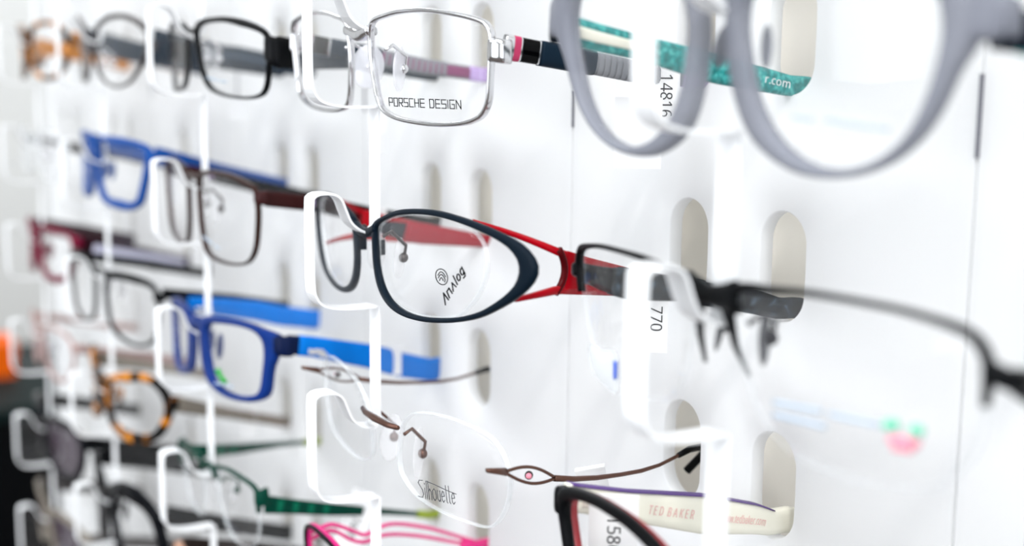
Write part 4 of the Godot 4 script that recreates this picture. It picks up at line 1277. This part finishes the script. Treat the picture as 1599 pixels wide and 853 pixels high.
func far_pairs() -> void:
	var low := [[0, 5, -2], [0.5, -3, -10], [1, -11, -18.5]]
	var g := pair("round_eyeglasses", "thin dark round frame with broad navy temples, top row of the tortoiseshell rack", -2, 1, [-0.027, -8.6, -4.0, -0.024, 0.055], 1.8)
	plain_metal(g, [9.0, -1.0, 13.5, 8.5, 30.0, 15.0, 48.0, 17.0, 64.0, 16.2, 76.0, 12.6, 81.4, 8.0, 80.0, 1.0, 73.0, -7.3, 59.0, -17.0, 40.6, -20.4, 21.9, -17.5, 11.0, -10.8], [0.0012, 0.0014, 0.0014, 0.0014, 0.0014, 0.0016, 0.002, 0.0018, 0.0009, 0.0008, 0.0008, 0.0008, 0.0009], M.gun, M.navy, [[0, 7, -9], [0.5, -1, -14], [1, -9, -19]], Vector2(82.0, 2.0))
	g = pair("plastic_eyeglasses", "rectangular all-blue plastic frame, second row of the tortoiseshell rack", -2, 2, [-0.03, -8.2, 1.3, 0.001, 0.0], 1.7)
	plain_moulded(g, [5.9, 2.0, 8.0, 10.0, 20, 12.4, 41.0, 13.0, 62, 12.2, 74.5, 10.8, 82.0, 8.0, 80.5, -1.7, 74.6, -16.0, 69.5, -22.6, 53.7, -26.3, 25.8, -25.6, 11.6, -20.7, 6.2, -9.0], 0.0052, M.blue_far, M.blue_far, [[0, 11, 1], [0.5, 1, -8], [1, -8, -17]], Vector2(82.0, 4.0))
	g = pair("half_rim_eyeglasses", "dark half-rim frame with grey-edged lenses, third row of the tortoiseshell rack", -2, 3, [0.1, -6.0, -0.1, -0.03, 0.018], 1.4)
	plain_metal(g, [9.0, -3.0, 12, 1.5, 26.8, 3.6, 42.6, 4.4, 60.0, 4.2, 68.0, 1.0, 70.0, -5.6, 68.0, -18.8, 63.0, -27.1, 48.6, -32.6, 28.7, -32.2, 14.6, -27.0, 9.6, -15.7], [0.0024, 0.0024, 0.0024, 0.0024, 0.002, 0.0014, 0.0011, 0.001, 0.001, 0.001, 0.001, 0.0012, 0.0022], M.black, M.black, [[0, 3, -3], [0.5, -3, -9], [1, -11, -16]], Vector2(70.0, -2.0))
	g = pair("plastic_eyeglasses", "round tortoiseshell frame with amber patches, fourth row near the left edge", -2, 4, [-0.024, -7.4, 2.4, 0.06, 0.0], 1.9)
	plain_moulded(g, [6.0, -5.0, 9.0, 2.5, 27.5, 9.0, 49.9, 13.0, 68.0, 13.6, 82.0, 10.5, 90.0, 3.5, 90.5, -6.0, 80.0, -19.0, 62.5, -25.6, 43.1, -27.6, 20.8, -24.3, 8.0, -16.6], 0.0062, M.tortoise, M.taupe, [[0, 7, -2], [0.5, -3, -9], [1, -11, -17]], Vector2(90.0, 1.0))
	g = pair("plastic_eyeglasses", "heavy glossy black frame with large lenses, fifth row near the lower left corner", -2, 5, [-0.02, -6.0, 0.0, 0.05, 0.04], 1.8)
	plain_moulded(g, [6.0, 3.0, 12.0, 10.0, 28.0, 15.5, 47.0, 17.0, 64.0, 14.0, 76.0, 7.0, 82.0, -5.0, 83.0, -18.0, 76.0, -32.0, 60.0, -40.0, 38.0, -42.0, 18.0, -35.0, 8.0, -18.0], 0.0105, M.black_blue, M.black, [[0, 12, 0], [0.5, 1, -8], [1, -9, -18]], Vector2(80.0, 4.0))

	g = pair("plastic_eyeglasses", "small brown and amber frame with amber temples, top row of the farthest rack", -3, 1, [-0.02, -4.0, -2.0, 0.0, 0.03], 1.7)
	plain_moulded(g, [6.0, -3.0, 10, 9, 24, 14.5, 44, 16.5, 62, 15.0, 75.0, 9.5, 80, 0, 75, -12, 62, -19.5, 44, -22.5, 25, -20, 11, -13], 0.0034, M.tortoise, M.amber, [[0, 7, -5], [0.5, 0, -11], [1, -8, -18]], Vector2(79.0, 2.0))
	g = pair("rimless_eyeglasses", "rimless frame with pale lenses and small dark end pieces, second row of the farthest rack", -3, 2, [0.0, -4.0, 0.0, 0.0, 0.05], 1.4)
	plain_metal(g, [10, -3, 13, 5, 26, 9, 46, 9.5, 62, 6.5, 69, 0, 66, -12, 54, -21, 38, -24, 22, -21, 12, -13], 0.0005, M.lens_edge, M.gun, [[0, 2.5, -2.5], [0.5, -5, -9], [1, -13, -17]], Vector2(70.0, 1.0), M.lens_grey)
	g = pair("plastic_eyeglasses", "maroon plastic frame with dark maroon temples lined in lavender, third row of the farthest rack", -3, 3, [-0.02, -4.0, 0.0, 0.03, 0.03], 1.8)
	plain_moulded(g, [6, -2, 9, 8, 22, 11.5, 42, 12, 60, 11, 74, 9, 79, 2, 75, -11, 66, -21, 48, -26, 26, -25.5, 12, -18], 0.0055, M.maroon, M.maroon_dark, [[0, 9, -3], [0.5, 1, -10], [1, -8, -18]], Vector2(78.0, 4.0))
	for side in [1, -1]:
		temple(g, side, Vector2(78.0, 4.0), [[0, 5, -3], [0.5, -2, -10], [1, -9.5, -18]], 0.12, 0.98, 0.0012, M.lavender, "lining", g.root, -0.0008, -0.0016)
	g = pair("rimless_eyeglasses", "pale frame with reddish temples, fourth row of the farthest rack", -3, 4, [-0.02, -3.0, 0.0, 0.02, 0.04], 1.5)
	plain_metal(g, [9, -4, 12, 5, 26, 9, 46, 9.5, 64, 7, 72, 0, 69, -12, 57, -22, 40, -26, 22, -23, 11, -14], 0.0011, M.pale_red, M.pale_red, [[0, 4, -2], [0.5, -4, -9], [1, -12, -17]], Vector2(73.0, 1.0), M.lens_grey)
	g = pair("sunglasses", "dark frame with smoky purple lenses, fifth row of the farthest rack", -3, 5, [-0.02, -3.0, 0.0, 0.03, 0.04], 1.8)
	plain_moulded(g, [6, -3, 9, 8, 24, 13, 44, 14, 62, 12.5, 76, 8, 79, -2, 74, -16, 62, -26, 44, -30, 25, -28, 11, -19], 0.0052, M.black_blue, M.black, [[0, 8, -2], [0.5, 0, -9], [1, -9, -18]], Vector2(78.0, 4.0), M.lens_smoke)
	g = pair("plastic_eyeglasses", "grey-brown frame with tinted lenses at the very bottom of the farthest rack", -3, 6, [0.0, -3.0, 0.0, 0.02, 0.04], 1.6)
	plain_moulded(g, [6, -3, 9, 8, 24, 12, 44, 12.5, 62, 11, 74, 7, 77, -2, 72, -15, 60, -24, 44, -28, 25, -26, 11, -18], 0.0045, M.taupe, M.gun, [[0, 8, -2], [0.5, 0, -9], [1, -9, -18]], Vector2(76.0, 4.0), M.lens_smoke)


# ---------------------------------------------------------------- paper price tags
func price_tag(label: String, at: Vector3, size: Vector2, turn: Basis, text := "", text_turn := -PI / 2) -> void:
	var t := thing("price_tag", label, "price tag", "paper price tags")
	t.position = at
	t.basis = turn
	var s := Shape.new()
	s.box(Vector3(-size.x / 2, -size.y, -0.00015), Vector3(size.x / 2, 0, 0.00015))
	put("paper", s.mesh(false), M.paper, t)
	var l := Shape.new()
	l.box(Vector3(-size.x / 2, -0.0005, -0.0022), Vector3(size.x / 2, 0.0002, 0.0002))
	put("fold", l.mesh(false), M.paper, t)
	if text:
		var tm := TextMesh.new()
		var f := SystemFont.new()
		f.font_names = PackedStringArray(["Droid Sans"])
		tm.font = f
		tm.text = text
		tm.font_size = 32
		tm.pixel_size = 0.0037 / 24.0
		tm.depth = 0.0001
		var o := put("number", tm, M.ink, t)
		o.position = Vector3(0.0, -size.y * 0.5, 0.0002)
		o.rotation.z = text_turn


func tags() -> void:
	var side := Basis(Vector3.UP, 0.9)
	price_tag("blank white paper tag under the silver frame's ribbed right temple", Vector3(-0.3295, -0.0075, 0.0232), Vector2(0.0145, 0.0215), side)
	price_tag("white paper tag numbered 14816 behind the grey round frame", Vector3(-0.3285, 0.003, 0.0137), Vector2(0.0085, 0.0195), side, "14816")
	price_tag("white paper tag numbered 15807 on the cream temple's inner side", Vector3(-0.2810, -0.1135, 0.0635), Vector2(0.0135, 0.024), side, "15807")
	price_tag("small folded white paper tag round the rimless frame's bronze temple", Vector3(-0.3265, -0.1215, 0.0405), Vector2(0.0095, 0.0078), Basis(Vector3.RIGHT, 0.3) * side)
	price_tag("white paper tag round the bright sky-blue temple", Vector3(-0.5085, -0.1185, 0.0207), Vector2(0.0085, 0.0125), side)
	price_tag("tilted white paper tag hanging on the dark green temple", Vector3(-0.5155, -0.185, 0.0300), Vector2(0.012, 0.03), Basis(Vector3.RIGHT, -0.4) * side, "27405", -PI / 2)
	price_tag("white paper tag below the black frame's broad navy temple", Vector3(-0.5085, -0.0165, 0.0272), Vector2(0.0075, 0.018), side)
	price_tag("small white paper tag on the dark brown temple, beside the black and red frame", Vector3(-0.5085, -0.058, 0.0268), Vector2(0.007, 0.0095), side)
	price_tag("white paper tag on the thin dark round frame's navy temple", Vector3(-0.690, -0.016, 0.0245), Vector2(0.010, 0.0115), side)
	price_tag("white paper tag on the tortoiseshell frame's grey-brown temple", Vector3(-0.690, -0.187, 0.0225), Vector2(0.010, 0.017), side)
	price_tag("narrow white paper tag numbered 770 below the black and red frame's temple tip", Vector3(-0.3285, -0.0655, 0.0150), Vector2(0.0075, 0.022), side, "770")
